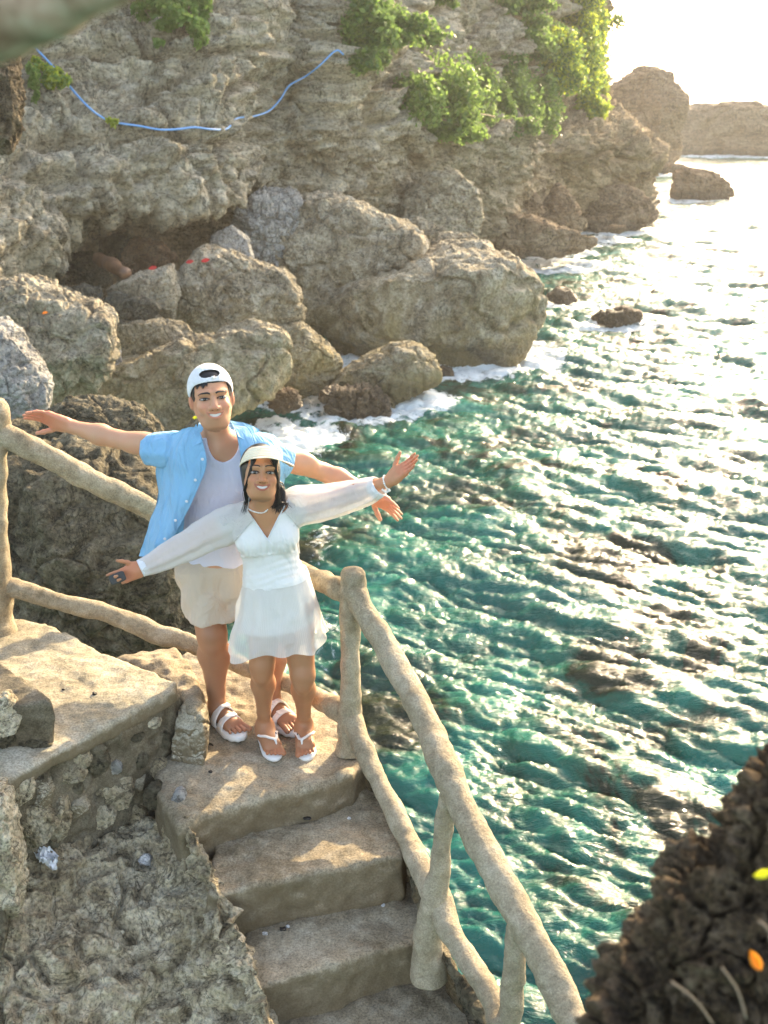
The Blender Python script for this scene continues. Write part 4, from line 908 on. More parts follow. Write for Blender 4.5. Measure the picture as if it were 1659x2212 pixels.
def cloth_mat(name, col, sheer=0., trans=.25, rough=.85, wv=.35):
    m, nt, b = newmat(name); co = coords(nt)
    c = mix(nt, noise(nt, co, 5, 5), tuple(x*.94 for x in col), col)
    nt.links.new(c, b.inputs['Base Color']); b.inputs['Roughness'].default_value = rough; b.inputs['Specular IOR Level'].default_value = .2
    b.inputs['Sheen Weight'].default_value = .15
    t = nt.nodes.new('ShaderNodeBsdfTranslucent'); t.inputs[0].default_value = (*col, 1)
    ms = nt.nodes.new('ShaderNodeMixShader'); ms.inputs[0].default_value = trans; out = nt.nodes['Material Output']
    nt.links.new(b.outputs[0], ms.inputs[1]); nt.links.new(t.outputs[0], ms.inputs[2]); res = ms.outputs[0]
    p_ = bump(nt, b, noise(nt, co, 26, 5, .6, .6), .35, .008)
    bump(nt, b, noise(nt, coords(nt, (1.6, 1.6, .55)), 7, 3, .5, 1.5), wv, .05, p_)
    if sheer:
        tr = nt.nodes.new('ShaderNodeBsdfTransparent'); m2 = nt.nodes.new('ShaderNodeMixShader'); m2.inputs[0].default_value = sheer
        nt.links.new(res, m2.inputs[1]); nt.links.new(tr.outputs[0], m2.inputs[2]); res = m2.outputs[0]
        at_ = nt.nodes.new('ShaderNodeAttribute'); at_.attribute_name = 'rib'
        w = math_(nt, 'SINE', math_(nt, 'MULTIPLY', at_.outputs['Fac'], 1.0)); f = math_(nt, 'ADD', math_(nt, 'MULTIPLY', w, .035), sheer)
        nt.links.new(f, m2.inputs[0])
    nt.links.new(res, out.inputs[0]); return m
def plain(name, col, rough=.6, spec=.4):
    m, nt, b = newmat(name); nt.links.new(mix(nt, noise(nt, coords(nt), 30, 4), tuple(c*.9 for c in col), tuple(min(1, c*1.08) for c in col)), b.inputs['Base Color'])
    b.inputs['Roughness'].default_value = rough; b.inputs['Specular IOR Level'].default_value = spec; return m
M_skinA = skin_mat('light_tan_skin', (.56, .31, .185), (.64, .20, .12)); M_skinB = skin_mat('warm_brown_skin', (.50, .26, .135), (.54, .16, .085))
M_hair = plain('black_hair', (.013, .010, .009), .33, .5); M_lip = plain('lip', (.45, .14, .085), .45); M_lipA = plain('soft_lip', (.58, .23, .14), .45)
M_teeth = plain('teeth', (.70, .67, .61), .3); M_eye = plain('eye_white', (.36, .31, .28), .3); M_iris = plain('dark_iris', (.012, .007, .004), .12, .6)
M_cap = cloth_mat('white_cap_cloth', (.80, .80, .80), trans=.05); M_shirt = cloth_mat('sky_blue_cotton', (.26, .54, .78), trans=.18, wv=.8)
M_tank = cloth_mat('white_tank_cotton', (.74, .72, .84), trans=.1); M_shorts = cloth_mat('beige_shorts_cloth', (.58, .47, .37), trans=.03, wv=.5)  # tank white carries a lavender lens-flare tint in its colour
M_dress = cloth_mat('white_dress_cloth', (.88, .86, .83), trans=.12); M_sheer = cloth_mat('sheer_white_ribbed', (.88, .85, .81), sheer=.24, trans=.35)
M_cuff = cloth_mat('white_cuff', (.84, .84, .86), trans=.15); M_foamw = plain('white_sandal_foam', (.80, .77, .74), .5); M_straw = plain('cream_straw', (.80, .70, .52), .7)
M_shell = plain('white_shell_beads', (.82, .80, .76), .35); M_sole = plain('dark_sole', (.05, .05, .05), .7)

def unit(v): v = np.asarray(v, float); return v/np.linalg.norm(v)
def ortho(d, n): n = n-d*(n@d); return unit(n)
def cap_d(p, q): return np.linalg.norm(np.asarray(p)-np.asarray(q))
def hand(S, w, d, palm, L, curls, thumb, spread=.10, tcurl=.35, k=1.):
    """w wrist, d pointing along hand, palm = direction the palm faces, thumb = side the thumb is on"""
    d = unit(d); palm = ortho(d, np.asarray(palm, float)); t = unit(np.cross(palm, d)); 
    if t@np.asarray(thumb) < 0: t = -t
    M = np.array([d, t, palm])
    S.u(s_box(w+d*L*.27, np.array([.25, .205, .072])*L, M, .055*L), .02)
    S.cap(w-d*L*.08, w+d*L*.18, .115*L, .125*L, k=.03)
    S.ell(w+d*L*.2+t*L*.13+palm*L*.045, np.array([.16, .085, .07])*L, M, k=.02)          # thumb pad
    fl = [.43, .48, .45, .36]; off = [.155, .055, -.05, -.15]; r0 = [.047, .048, .046, .041]
    for i in range(4):
        base = w+d*L*(.47-(.03 if i == 3 else 0))+t*off[i]*L; dd = unit(d+t*(1.5-i)*spread); a = 0; p = base
        for j, fr in enumerate((.45, .31, .24)):
            a += curls[i]*(.8 if j == 0 else 1.0); di = unit(dd*math.cos(a)+palm*math.sin(a)); q = p+di*fl[i]*fr*L
            S.cap(p, q, r0[i]*L*(1-.10*j), r0[i]*L*(.9-.10*j), k=.005 if j else .008); p = q
    p = w+d*L*.14+t*L*.16+palm*L*.02; dt = unit(d*.75+t*.75+palm*tcurl)
    for j, fr in enumerate((.2, .17, .14)):
        q = p+dt*fr*L; S.cap(p, q, L*(.062-.007*j), L*(.055-.007*j), k=.008); p = q; dt = unit(dt+d*.25+palm*tcurl*.4)
    return M
def foot(S, ankle, heel, toe, z0, W=.09, k=1.):
    """foot flat on a sole whose top is z0; heel and toe are plan points"""
    h = np.array([*heel[:2], z0]); t = np.array([*toe[:2], z0]); d = unit(t-h); s = unit(np.cross(d, [0, 0, 1.])); L = cap_d(h, t)
    up = np.array([0, 0, 1.])
    S.cap(h+d*L*.10+up*.030, h+d*L*.16+up*.04, .030, .034, k=.03)
    S.cap(ankle, h+d*L*.18+up*.045, .034, .036, k=.04)
    S.cap(h+d*L*.22+up*.050, h+d*L*.66+up*.026, .034, .028, k=.03)
    for sg in (-1, 1): S.cap(h+d*L*.2+s*sg*.012+up*.022, h+d*L*.70+s*sg*W*.28+up*.020, .024, .022, k=.03)
    return h, t, d, s, L
def toes(S, h, d, s, L, W, big):
    up = np.array([0, 0, 1.])
    for i in range(5):
        o = (-.38+.19*i)*W*1.05*(-big); ln = [.30, .27, .245, .215, .18][i]; r = [.0125, .0088, .0085, .008, .0075][i]
        a = h+d*L*.70+s*o*.9+up*.020; b = h+d*L*(.70+ln*.93)+s*o*1.05+up*.013
        S.cap(a, b, r*1.05, r, k=.004)

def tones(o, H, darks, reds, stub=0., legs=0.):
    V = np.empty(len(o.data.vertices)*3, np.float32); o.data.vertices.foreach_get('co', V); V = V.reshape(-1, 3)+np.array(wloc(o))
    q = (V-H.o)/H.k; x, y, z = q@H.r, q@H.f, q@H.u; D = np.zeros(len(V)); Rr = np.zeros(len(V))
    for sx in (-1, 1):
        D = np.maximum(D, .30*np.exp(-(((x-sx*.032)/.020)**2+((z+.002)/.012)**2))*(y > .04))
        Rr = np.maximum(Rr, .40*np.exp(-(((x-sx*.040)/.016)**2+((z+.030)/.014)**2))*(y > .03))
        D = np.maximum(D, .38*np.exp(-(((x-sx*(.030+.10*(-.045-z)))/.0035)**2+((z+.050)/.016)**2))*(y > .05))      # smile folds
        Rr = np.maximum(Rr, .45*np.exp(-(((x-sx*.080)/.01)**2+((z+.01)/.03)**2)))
    Rr = np.maximum(Rr, .35*np.exp(-((x/.014)**2+((z+.030)/.012)**2))*(y > .06)); D = np.maximum(D, .35*np.exp(-((x/.018)**2+((z+.043)/.0035)**2))*(y > .06))  # red nose tip; shading under the nose painted dark
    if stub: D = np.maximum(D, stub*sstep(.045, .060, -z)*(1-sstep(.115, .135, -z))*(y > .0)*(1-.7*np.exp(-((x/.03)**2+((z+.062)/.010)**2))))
    D = np.maximum(D, .55*sstep(.094, .112, -z)*(1-sstep(.125, .165, -z))*(y < .085)*(y > -.02)*(np.abs(x) < .055))  # shade under the chin painted into the skin tone
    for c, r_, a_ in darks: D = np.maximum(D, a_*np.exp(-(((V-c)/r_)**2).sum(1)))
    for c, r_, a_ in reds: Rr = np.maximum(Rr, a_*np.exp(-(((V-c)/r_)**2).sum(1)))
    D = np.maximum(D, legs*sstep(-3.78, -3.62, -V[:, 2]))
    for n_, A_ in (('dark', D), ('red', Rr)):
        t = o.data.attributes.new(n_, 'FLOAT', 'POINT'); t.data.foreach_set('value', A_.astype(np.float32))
class Head:
    def __init__(s, o, f, up, k): s.o = np.asarray(o, float); s.f = unit(f); s.u = ortho(s.f, np.asarray(up, float)); s.r = unit(np.cross(s.u, s.f)); s.k = k; 
    def P(s, x, y, z): return s.o+(s.r*x+s.f*y+s.u*z)*s.k
    def M(s): return np.array([s.r, s.f, s.u])
    def ell(s, S, c, r, k=.02, sub=False):
        p = s_ell(s.P(*c), np.array(r)*s.k, s.M()); (S.sub if sub else S.u)(p, k*s.k)
    def cap(s, S, a, b, r1, r2, k=.02): S.cap(s.P(*a), s.P(*b), r1*s.k, r2*s.k, k=k*s.k)
def build_head(S, H, fem=False, chub=0.):
    H.ell(S, (0, -.014, .026), (.0705, .094, .088))
    H.ell(S, (0, .022, -.035), ((.061 if fem else .057)+chub*.002, .068, .076), k=.03)
    H.ell(S, (0, .046, -.088+.006*chub), (.036+chub*.007, .036, .028), k=.03)
    for sx in (-1, 1):
        H.cap(S, (sx*.047, -.005, -.042), (sx*(.026 if fem else .028), .045, -.094), .020, .016, k=.03)
        H.ell(S, (sx*.035, .062, -.030), (.023, .024, .021+chub*.002), k=.022)
        H.cap(S, (sx*.012, .086, .024), (sx*.046, .070, .022), .010, .009, k=.014)
    for sx in (-1, 1): H.ell(S, (sx*.032, .100, .0), (.019, .0165, .0125), k=.014, sub=True)
    H.cap(S, (0, .082, .008), (0, .104, -.029), .008, .0125, k=.010)
    for sx in (-1, 1): H.ell(S, (sx*.0150, .094, -.034), (.0095, .011, .0082), k=.005)
    H.ell(S, (0, .106, -.032), (.0125, .010, .0095), k=.006)
    H.ell(S, (0, .074, -.060), (.030, .020, .020), k=.02)
    H.ell(S, (0, .094, -.060), (.026, .010, .0078), k=.006, sub=True)       # smiling mouth hollow
    for sx in (-1, 1):
        p = s_ell(H.P(sx*(.070 if fem else .076), -.008, -.008), np.array([.009, .017, .026 if fem else .030])*H.k, H.M()); S.u(p, .008)
def surf_y(S, H, x, z, y0=.15):
    ys = np.linspace(y0, .02, 260); P = H.o+(np.outer(np.full(260, x), H.r)+np.outer(ys, H.f)+np.outer(np.full(260, z), H.u))*H.k
    d = S.ev(P, P.min(0), P.max(0)); i = np.argmax(d < 0); return ys[i]
def on_face(S, H, pts, off=.0):
    return np.array([H.P(x, surf_y(S, H, x, z)+off, z) for x, z in pts])
def face_parts(S, H, body, lipm, browm, bt=.0038, eye_open=1., brow=(.020, .027, .022)):
    for sx in (-1, 1):
        m = MB(); c = H.P(sx*.0315, surf_y(S, H, sx*.0315, 0)+.0008, 0); V, F = ico(3)
        A = V*np.array([.0158, .0055, .0060*eye_open])*H.k; e = MB().add(c+A@H.M(), None, F).build('eye', M_eye, body)
        ci = H.P(sx*.0315, surf_y(S, H, sx*.0315, 0)+.0036, .0004); A = V*np.array([.0074, .0036, .0066*min(1, eye_open)])*H.k; MB().add(ci+A@H.M(), None, F).build('iris', M_iris, e)
        gl = H.P(sx*.0315-.002, surf_y(S, H, sx*.0315, 0)+.0078, .002); A = V*.0009*H.k; MB().add(gl+A, None, F).build('glint', M_teeth, e)
        xs = np.linspace(-.0180, .0180, 9); zz = .0062*eye_open*(1-(xs/.0180)**2)**.7
        C = on_face(S, H, [(sx*.0315+x, z) for x, z in zip(xs, zz)], .0055*0+.004); MB().tube(catmull(C, 20), .0021*H.k, 6).build('lash', M_hair, body)
        C = on_face(S, H, [(sx*.0315+x, -z*.9) for x, z in zip(xs, zz)], .003); MB().tube(catmull(C, 20), .0007*H.k, 5).build('lower_lash', M_hair, body)
        C = on_face(S, H, [(sx*x, z) for x, z in zip((.011, .020, .032, .043, .053), (brow[0], brow[0]+.004, brow[1], brow[1]-.001, brow[2]))], .0008)
        V_, Q_, T_ = tube(catmull(C, 20), np.interp(np.linspace(0, 1, 20), [0, .3, 1], [bt, bt*1.15, bt*.45])*H.k, 7, rough=.0006, fr=300); MB().add(V_, Q_, T_).build('eyebrow', browm, body)
    xs = np.linspace(-.0325, .0325, 11); q = (xs/.0325)**2
    zu = -.0525+.0062*q-.0012*np.exp(-(xs/.004)**2); zl = -.0705+.0225*q**1.15
    zc = (zu+zl)/2
    def fy(x, z): return max(surf_y(S, H, x, z), surf_y(S, H, x, -.050)-.004)
    Cu = np.array([H.P(x, fy(x, z)+.0015, z) for x, z in zip(xs, zu)]); Cl = np.array([H.P(x, fy(x, z)+.0015, z) for x, z in zip(xs, zl)])
    prof = np.sin(np.linspace(.12, math.pi-.12, 24))
    MB().tube(catmull(Cu, 24), .0030*H.k*prof**.5, 7).build('upper_lip', lipm, body)
    MB().tube(catmull(Cl, 24), .0050*H.k*prof**.6, 7).build('lower_lip', lipm, body)
    rows = []
    for t in np.linspace(0, 1, 6): rows.append([H.P(x*.93, fy(x, zu[i]*(1-t)+zl[i]*t)-.0008+.0012*math.sin(math.pi*t), zu[i]*(1-t)+zl[i]*t) for i, x in enumerate(xs)])
    rows = np.array(rows); MB().add(rows.reshape(-1, 3), grid_quads(6, 11)).build('teeth', M_teeth, body)
    rows2 = rows-H.f*.0015; MB().add(rows2.reshape(-1, 3), grid_quads(6, 11)).build('mouth_inside', plain('mouth_dark', (.09, .02, .015), .6), body)
    for sx in (-1, 1):
        V, F = ico(2); c = H.P(sx*.0085, surf_y(S, H, sx*.0085, -.0405)+.0002, -.0405); MB().add(c+(V*np.array([.0040, .0022, .0018])*H.k)@H.M(), None, F).build('nostril', plain('nostril_dark', (.10, .03, .02), .8), body)
def proj(P):
    q = P-np.array([0, 0, CAMZ]); z = q[..., 1]*_cp-q[..., 2]*_sp; return CX+q[..., 0]/z*FPX, CY-(q[..., 1]*_sp+q[..., 2]*_cp)/z*FPX
def sheet(rows, n, m, mat, name, parent, folds=0., fs=8, seed=0, th=.0022, dirn=None, ribs=0, stretch=(1, 1, 1)):
    G = np.array([[at(*p) if len(p) == 3 and p[2] < 50 and abs(p[0]) > 1 else np.array(p) for p in r] for r in rows])
    A = np.array([catmull(r, m) for r in G]); B = np.array([catmull(A[:, j], n) for j in range(m)]).transpose(1, 0, 2)
    N = np.cross(np.gradient(B, axis=0), np.gradient(B, axis=1)); N /= np.linalg.norm(N, axis=2)[..., None]+1e-9
    if N[..., 1].mean() > 0: N = -N
    B = B+N*(folds*.6*fbm(B*np.array(stretch)*fs, 4, seed, .55)+folds*.75*ridged(B*np.array([1.3, 1, .5])*fs*.9+B[..., 2:3]*np.array([2.0, 0, 0]), 2, seed+11))[..., None]
    F = B.reshape(-1, 3); Bk = (B-N*th).reshape(-1, 3); mb = MB(); q = grid_quads(n, m)
    k = n*m; V = np.vstack([F, Bk]); Q = [q, q[:, ::-1]+k]
    bd = np.concatenate([np.arange(m-1), np.arange(m-1, m*n-1, m)[:n-1], np.arange(n*m-1, n*m-m, -1), np.arange((n-1)*m, 0, -m)]); bd2 = np.roll(bd, -1)
    Q.append(np.stack([bd, bd2, bd2+k, bd+k], 1)); mb.add(V, np.vstack(Q)); return mb.build(name, mat, parent)
def loft(rings, n, m, mat, name, parent, folds=0., fk=9, fs=8, seed=0, ribn=0, closed=True, sag=None, foldpow=1.):
    """rings: (centre, axis a, axis b) ; folds = radial pleats growing along the tube"""
    R_ = np.array([np.concatenate(r) for r in rings]); R_ = catmull(R_, n); a = np.linspace(0, 2*np.pi, m, endpoint=False)
    c, A, B = R_[:, :3], R_[:, 3:6], R_[:, 6:9]; t = np.linspace(0, 1, n)
    rg = np.random.RandomState(seed); ph = rg.rand(4)*6.28
    pl = sum(rg.uniform(.5, 1)*np.sin(kk*a[None]+ph[i]+1.2*np.sin(a[None]*2+ph[0])+t[:, None]*rg.uniform(-.6, .6)) for i, kk in enumerate((fk, fk*1.63//1, fk*.61//1)))/2
    D = A[:, None]*np.cos(a)[None, :, None]+B[:, None]*np.sin(a)[None, :, None]
    V = c[:, None]+D; L = np.linalg.norm(D, axis=2)
    am = (folds if np.isscalar(folds) else np.interp(t, np.linspace(0, 1, len(folds)), folds)[:, None])
    f = am*pl+ (am*.6)*fbm(V*fs, 3, seed+3)
    V = V+D/L[..., None]*(f)[..., None]
    if sag is not None: V = V+sag(t, a)
    o = MB().add(V.reshape(-1, 3), grid_quads(n, m, closed_m=True)).build(name, mat, parent)
    at2 = o.data.attributes.new('rib', 'FLOAT', 'POINT'); at2.data.foreach_set('value', np.repeat(ribn*a[None], n, 0).ravel().astype(np.float32)) if ribn >= 0 else at2.data.foreach_set('value', np.repeat((-ribn*t)[:, None], m, 1).ravel().astype(np.float32))
    return o
ZG = 3.10
# ------------------------------------------------------------------ man
mroot = empty('person', [*at(520, 1560, 4.72)[:2], ZG]); tag(mroot, 'man with arms spread, open sky blue shirt, beige shorts, white cap worn backward', 'person')
A = lambda *a: at(*a)
H = Head(A(457, 859, 4.66), np.array([0, 0, CAMZ])+[.35, 0, -.2]-A(457, 859, 4.66), UPV*1.0-RT*.145, 1.155)
S = SDF(); build_head(S, H)
nk = A(474, 965, 4.74)
S.cap(H.P(0, -.034, -.06), nk, .050, .066, k=.012)
shL, shR = A(374, 972, 4.76), A(572, 975, 4.78)
for (p, q, r1, r2) in [(nk+[0, .01, -.02], shL, .062, .064), (nk+[0, .01, -.02], shR, .062, .064), (nk, A(430, 965, 4.77), .06, .05), (nk, A(520, 965, 4.78), .06, .05)]: S.cap(p, q, r1, r2, k=.06)
S.ell(A(430, 1015, 4.73), (.105, .095, .12), k=.06); S.ell(A(520, 1018, 4.75), (.105, .095, .12), k=.06)
S.ell(A(474, 1080, 4.77), (.155, .105, .16), k=.06); S.ell(A(468, 1150, 4.77), (.143, .10, .15), k=.06); S.ell(A(465, 1215, 4.78), (.155, .108, .11), k=.06)
NARM = len(S.ops)
for (sh, el, wr) in [(shL, A(250, 948, 4.86), A(146, 919, 4.92)), (shR, A(700, 1020, 4.90), A(798, 1063, 4.84))]:
    S.cap(sh, el, .058, .041, k=.03); S.ell((sh*.45+el*.55)+[0, 0, .004], (.085, .046, .048), k=.03); S.cap(el, el+(wr-el)*.30, .040, .045, k=.02); S.cap(el+(wr-el)*.3, wr, .045, .0265, k=.03)
wL, wR = A(146, 919, 4.92), A(798, 1063, 4.84)
hand(S, wL, A(95, 897, 4.90)-A(146, 917, 4.92), [.15, -.75, -.7], .21, [.16, .18, .2, .22], [-.3, -.5, -.7], .06, .3)
hand(S, wR, A(850, 1098, 4.80)-wR, [-.2, -.85, -.5], .20, [.10, .08, .08, .1], [-.5, 0, -1], .06, .2)
hipL, hipR = A(435, 1242, 4.77), A(505, 1242, 4.79); kL, kR = A(458, 1368, 4.70), A(583, 1385, 4.78)
fLh, fLt = atz(462, 1553, ZG), atz(524, 1600, ZG); fRh, fRt = atz(580, 1540, ZG), atz(640, 1592, ZG)
aL, aR = np.array([*(fLh*.85+fLt*.15)[:2], ZG+.10]), np.array([*(fRh*.85+fRt*.15)[:2], ZG+.10])
for (hp_, kn_, an) in [(hipL, kL, aL), (hipR, kR, aR)]:
    S.cap(hp_, kn_, .100, .068, k=.04); S.ell(kn_+[0, -.028, .008], (.044, .046, .050), k=.035); S.ell(kn_+[0, -.022, -.05], (.034, .038, .032), k=.03); S.cap(kn_+[0, -.045, -.06], an+[0, -.03, .10], .022, .016, k=.05)
    S.cap(kn_, kn_+(an-kn_)*.32+[0, .02, 0], .062, .074, k=.03); S.cap(kn_+(an-kn_)*.32+[0, .02, 0], an+(kn_-an)*.2, .074, .042, k=.03); S.cap(an+(kn_-an)*.2, an, .042, .038, k=.02)
SOLE = .030
shoe = []
for an, hh, tt_, bg in [(aL, fLh, fLt, -1), (aR, fRh, fRt, 1)]:
    h_, t_, d_, s_, L_ = foot(S, an, hh, tt_, ZG+SOLE, .105); toes(S, h_, d_, s_, L_, .105, bg); shoe.append((h_, t_, d_, s_, L_, bg))
S.post(nz(.0015, 12, .0, 30, 5, .02))
import time as _t; _t0 = _t.time()
bodyA = sdf_obj('body', S, .0042, M_skinA, mroot); print('man body', _t.time()-_t0, len(bodyA.data.vertices))
face_parts(S, H, bodyA, M_lipA, M_hair, .0033, .80, (.019, .0225, .016))
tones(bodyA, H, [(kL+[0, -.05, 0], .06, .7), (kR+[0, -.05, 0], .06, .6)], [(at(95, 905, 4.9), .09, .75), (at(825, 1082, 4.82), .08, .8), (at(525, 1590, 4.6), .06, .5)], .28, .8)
# hair and cap
Sh = SDF(); H.ell(Sh, (0, -.016, .030), (.0775, .097, .0895)); 
def cut_hair(P, d):
    q = (P-H.o)/H.k; z = q@H.u; y = q@H.f; x = q@H.r
    e = (np.where(y > .035, .054-.01*(x < -.02)*0, np.interp(y, [-.1, .0, .035], [-.06, -.035, .0]))-z)*H.k
    return np.maximum(d, e)
Sh.post(cut_hair); sdf_obj('hair', Sh, .006, M_hair, bodyA)
m = MB()
for i in range(26):       # short fringe showing under the strap, left of centre
    x = -.052+i*.0016; z1_ = .058; 
    C = np.array([H.P(x, surf_y(S, H, x, .07)+.004, .070), H.P(x-.002, surf_y(S, H, x, .055)+.004, .054), H.P(x-.005, surf_y(S, H, x, .045)+.003, .044-.006*math.sin(i*.5))]); m.tube(catmull(C, 6), np.linspace(.0022, .0006, 6), 5)
m.build('fringe', M_hair, bodyA)
Sc = SDF(); H.ell(Sc, (0, -.018, .034), (.0845, .104, .0935))
def cut_cap(P, d):
    q = (P-H.o)/H.k; x, y, z = q@H.r, q@H.f, q@H.u; kk = H.k
    inner = ((np.sqrt((x/.0805)**2+((y+.018)/.100)**2+((z-.034)/.0895)**2)-1)*.085)*kk
    d = np.maximum(d, -inner)
    rim = np.interp(y, [-.12, -.02, .05, .09], [-.035, -.012, .052, .065]); d = np.maximum(d, (rim-z)*kk)
    op = (np.sqrt((x/.037)**2+((z-.0890)/.0150)**2)-1)*.014*kk
    lower = (z-.0775)*kk
    op = np.maximum(op, -lower); return np.where(y > .02, np.maximum(d, -op), d)
Sc.post(cut_cap); cap = sdf_obj('cap', Sc, .0035, M_cap, mroot)
C = np.array([H.P(x, surf_y(S, H, x, z)+.011, z) for x, z in [(-.045, .063), (-.03, .066), (-.015, .0675), (0, .068), (.012, .068)]]); 
m = MB(); 
for x0, x1, z0, z1_ in [(.004, .017, .0690, .0810)]:
    P4 = [H.P(x0, surf_y(S, H, x0, .07)+.0125, z0), H.P(x1, surf_y(S, H, x1, .07)+.0125, z0), H.P(x1, surf_y(S, H, x1, .07)+.010, z1_), H.P(x0, surf_y(S, H, x0, .07)+.010, z1_)]; P4 = np.array(P4); m.add(np.vstack([P4, P4-H.f*.003]), [(0, 1, 2, 3), (7, 6, 5, 4), (0, 4, 5, 1), (1, 5, 6, 2), (2, 6, 7, 3), (3, 7, 4, 0)])
m.build('buckle', M_foamw, cap, smooth=False)
V, F = ico(4); MB().add(H.P(0, -.135, .005)+(V*np.array([.072, .062, .006])*H.k)@H.M()+np.outer((V[:, 0]**2)*-.018, H.u), None, F).build('brim', M_cap, cap)
# tank top and shorts
def torso_only(S0, off, n=NARM, extra=None):
    T = SDF(); T.ops = [(t, (lambda P, f=f: f(P)-off), k, a-off if a is not None else None, b+off if b is not None else None) for t, f, k, a, b in S0.ops[TS:n] if t != 'p']
    if extra: extra(T)
    return T
TS = [i for i, o in enumerate(S.ops)][0]
nhead = 0
# index of the first neck op
for i, o in enumerate(S.ops):
    if o[0] == 'u' and np.allclose((o[3]+o[4])/2, (H.P(0, -.034, -.06)+nk)/2, atol=.02): TS = i
Tt = torso_only(S, .009)
def cut_tank(P, d):
    u, v = proj(P); mp = .00207; front = P[..., 1] < nk[1]+.03
    e = (1-np.sqrt(((u-482)/37.)**2+((v-948)/50.)**2))*38*mp; d = np.where(front, np.maximum(d, e), d)
    d = np.maximum(d, (948-v)*mp); d = np.maximum(d, np.where(v < 1040, (432-u)*mp, -1)); d = np.maximum(d, np.where(v < 1100, (u-536)*mp, -1)); d = np.maximum(d, (v-1227-3*np.sin(u*.05))*mp)
    arm = np.maximum(d, (400-u)*mp*.9-np.clip((v-1040)*mp, 0, 1)*3)
    m_ = np.abs(d) < .04; d = d.copy(); Q = P[m_]; d[m_] += .0055*np.sin((Q[:, 0]*1.0+Q[:, 2]*.75)*50+3*vnoise(Q*7, 3))*np.clip(.5+vnoise(Q*5, 8), 0, 1)-.003*ridged(Q*np.array([9, 9, 5.]), 2, 5)+.002*fbm(Q*14, 3, 4)
    return d
Tt.post(cut_tank); sdf_obj('tank_top', Tt, .0055, M_tank, mroot)
C = np.array([at(u, v, 4.62) for u, v in [(445, 955), (449, 975), (458, 990), (470, 997), (484, 999), (500, 993), (512, 980), (518, 962)]])
Sb = SDF()
Sb.ell(A(462, 1225, 4.78), (.165, .118, .10), k=.04)
Sb.cap(A(433, 1240, 4.765), A(458, 1352, 4.715), .108, .112, k=.05); Sb.cap(A(505, 1242, 4.78), A(566, 1366, 4.775), .108, .112, k=.04)
def cut_sh(P, d):
    u, v = proj(P); z = P[..., 2]; d = np.maximum(d, (3.675-z)); d = np.maximum(d, z-4.07)
    m_ = np.abs(d) < .04; d = d.copy(); Q = P[m_]; a = Q[:, 0]*.9-Q[:, 2]*.6; d[m_] += .006*np.sin(a*60+3.5*vnoise(Q*6, 4))*np.clip((.4+vnoise(Q*4, 2)), 0, 1)-.005*ridged(Q*np.array([9, 9, 4.]), 2, 9); 
    return d
Sb.post(cut_sh); sho = sdf_obj('shorts', Sb, .006, M_shorts, mroot)
Cs = np.array([at(u, v, 4.60) for u, v in [(402, 1222), (406, 1250), (410, 1275)]]); 
# shirt: an empty-free mesh for the back, flaps, sleeves and collar as its parts
back = sheet([[(352,950,4.84),(420,935,4.86),(480,925,4.87),(540,938,4.87),(600,960,4.86)], [(345,1040,4.86),(420,1040,4.90),(480,1040,4.91),(560,1040,4.90),(605,1050,4.87)], [(330,1120,4.85),(400,1125,4.91),(480,1125,4.92),(560,1120,4.91),(600,1125,4.87)], [(308,1196,4.82),(390,1205,4.90),(480,1205,4.92),(560,1200,4.9),(600,1200,4.86)]], 50, 60, M_shirt, 'shirt', mroot, .010, 7, 2)
def sh_part(rows, name, seed, f=.008, fs=8, n=60, m=44, st=(1, 1, .55)): return sheet(rows, n, m, M_shirt, name, back, f*2.3, fs*.8, seed, stretch=st)
fl = sh_part([[(352,946,4.80),(378,936,4.72),(410,928,4.68),(434,926,4.66)], [(342,985,4.80),(372,975,4.66),(410,968,4.62),(442,962,4.61)], [(341,1030,4.80),(375,1028,4.63),(412,1022,4.585),(447,1003,4.585)], [(338,1072,4.80),(365,1072,4.63),(398,1068,4.575),(430,1050,4.575)], [(328,1115,4.78),(350,1117,4.64),(378,1116,4.575),(409,1097,4.57)], [(315,1160,4.76),(336,1162,4.64),(362,1160,4.58),(385,1140,4.57)], [(303,1202,4.75),(324,1203,4.65),(345,1195,4.60),(362,1180,4.58)]], 'front_panel', 4, .007)
sh_part([[(503,922,4.66),(535,930,4.69),(572,943,4.74),(606,958,4.80)], [(516,960,4.61),(545,962,4.61),(585,972,4.66),(618,990,4.80)], [(523,1000,4.585),(552,1005,4.585),(588,1020,4.64),(610,1040,4.80)], [(530,1090,4.57),(560,1090,4.575),(592,1090,4.64),(606,1100,4.80)], [(535,1190,4.57),(560,1190,4.58),(590,1190,4.64),(604,1195,4.8)]], 'front_panel', 6, .008)
def ring(c, d, r1, r2=None, up=UPV):
    d = unit(d); a = ortho(d, np.asarray(up, float)); b = np.cross(d, a); return (np.asarray(c, float), a*r1, b*(r2 or r1))
dL = shL-A(250, 948, 4.86)
def two_sided(o, th=.002):
    md = o.modifiers.new('thickness', 'SOLIDIFY'); md.thickness = th; return o
two_sided(loft([ring(A(408, 975, 4.76), dL, .085, .085), ring(A(372, 972, 4.77), dL, .086, .08), ring(A(345, 970, 4.79), dL, .078, .072), ring(A(319, 971, 4.805), dL+[.02, 0, .05], .069, .066)], 26, 56, M_shirt, 'sleeve', back, [.003, .006, .004, .003], 5, 12, 3))
dR = A(700, 1020, 4.90)-shR
two_sided(loft([ring(A(540, 970, 4.77), dR, .086, .086), ring(A(572, 978, 4.78), dR, .084, .08), ring(A(598, 991, 4.80), dR, .074, .07), ring(A(622, 1003, 4.82), dR, .067, .064)], 26, 56, M_shirt, 'sleeve', back, [.003, .006, .004, .003], 5, 12, 8))
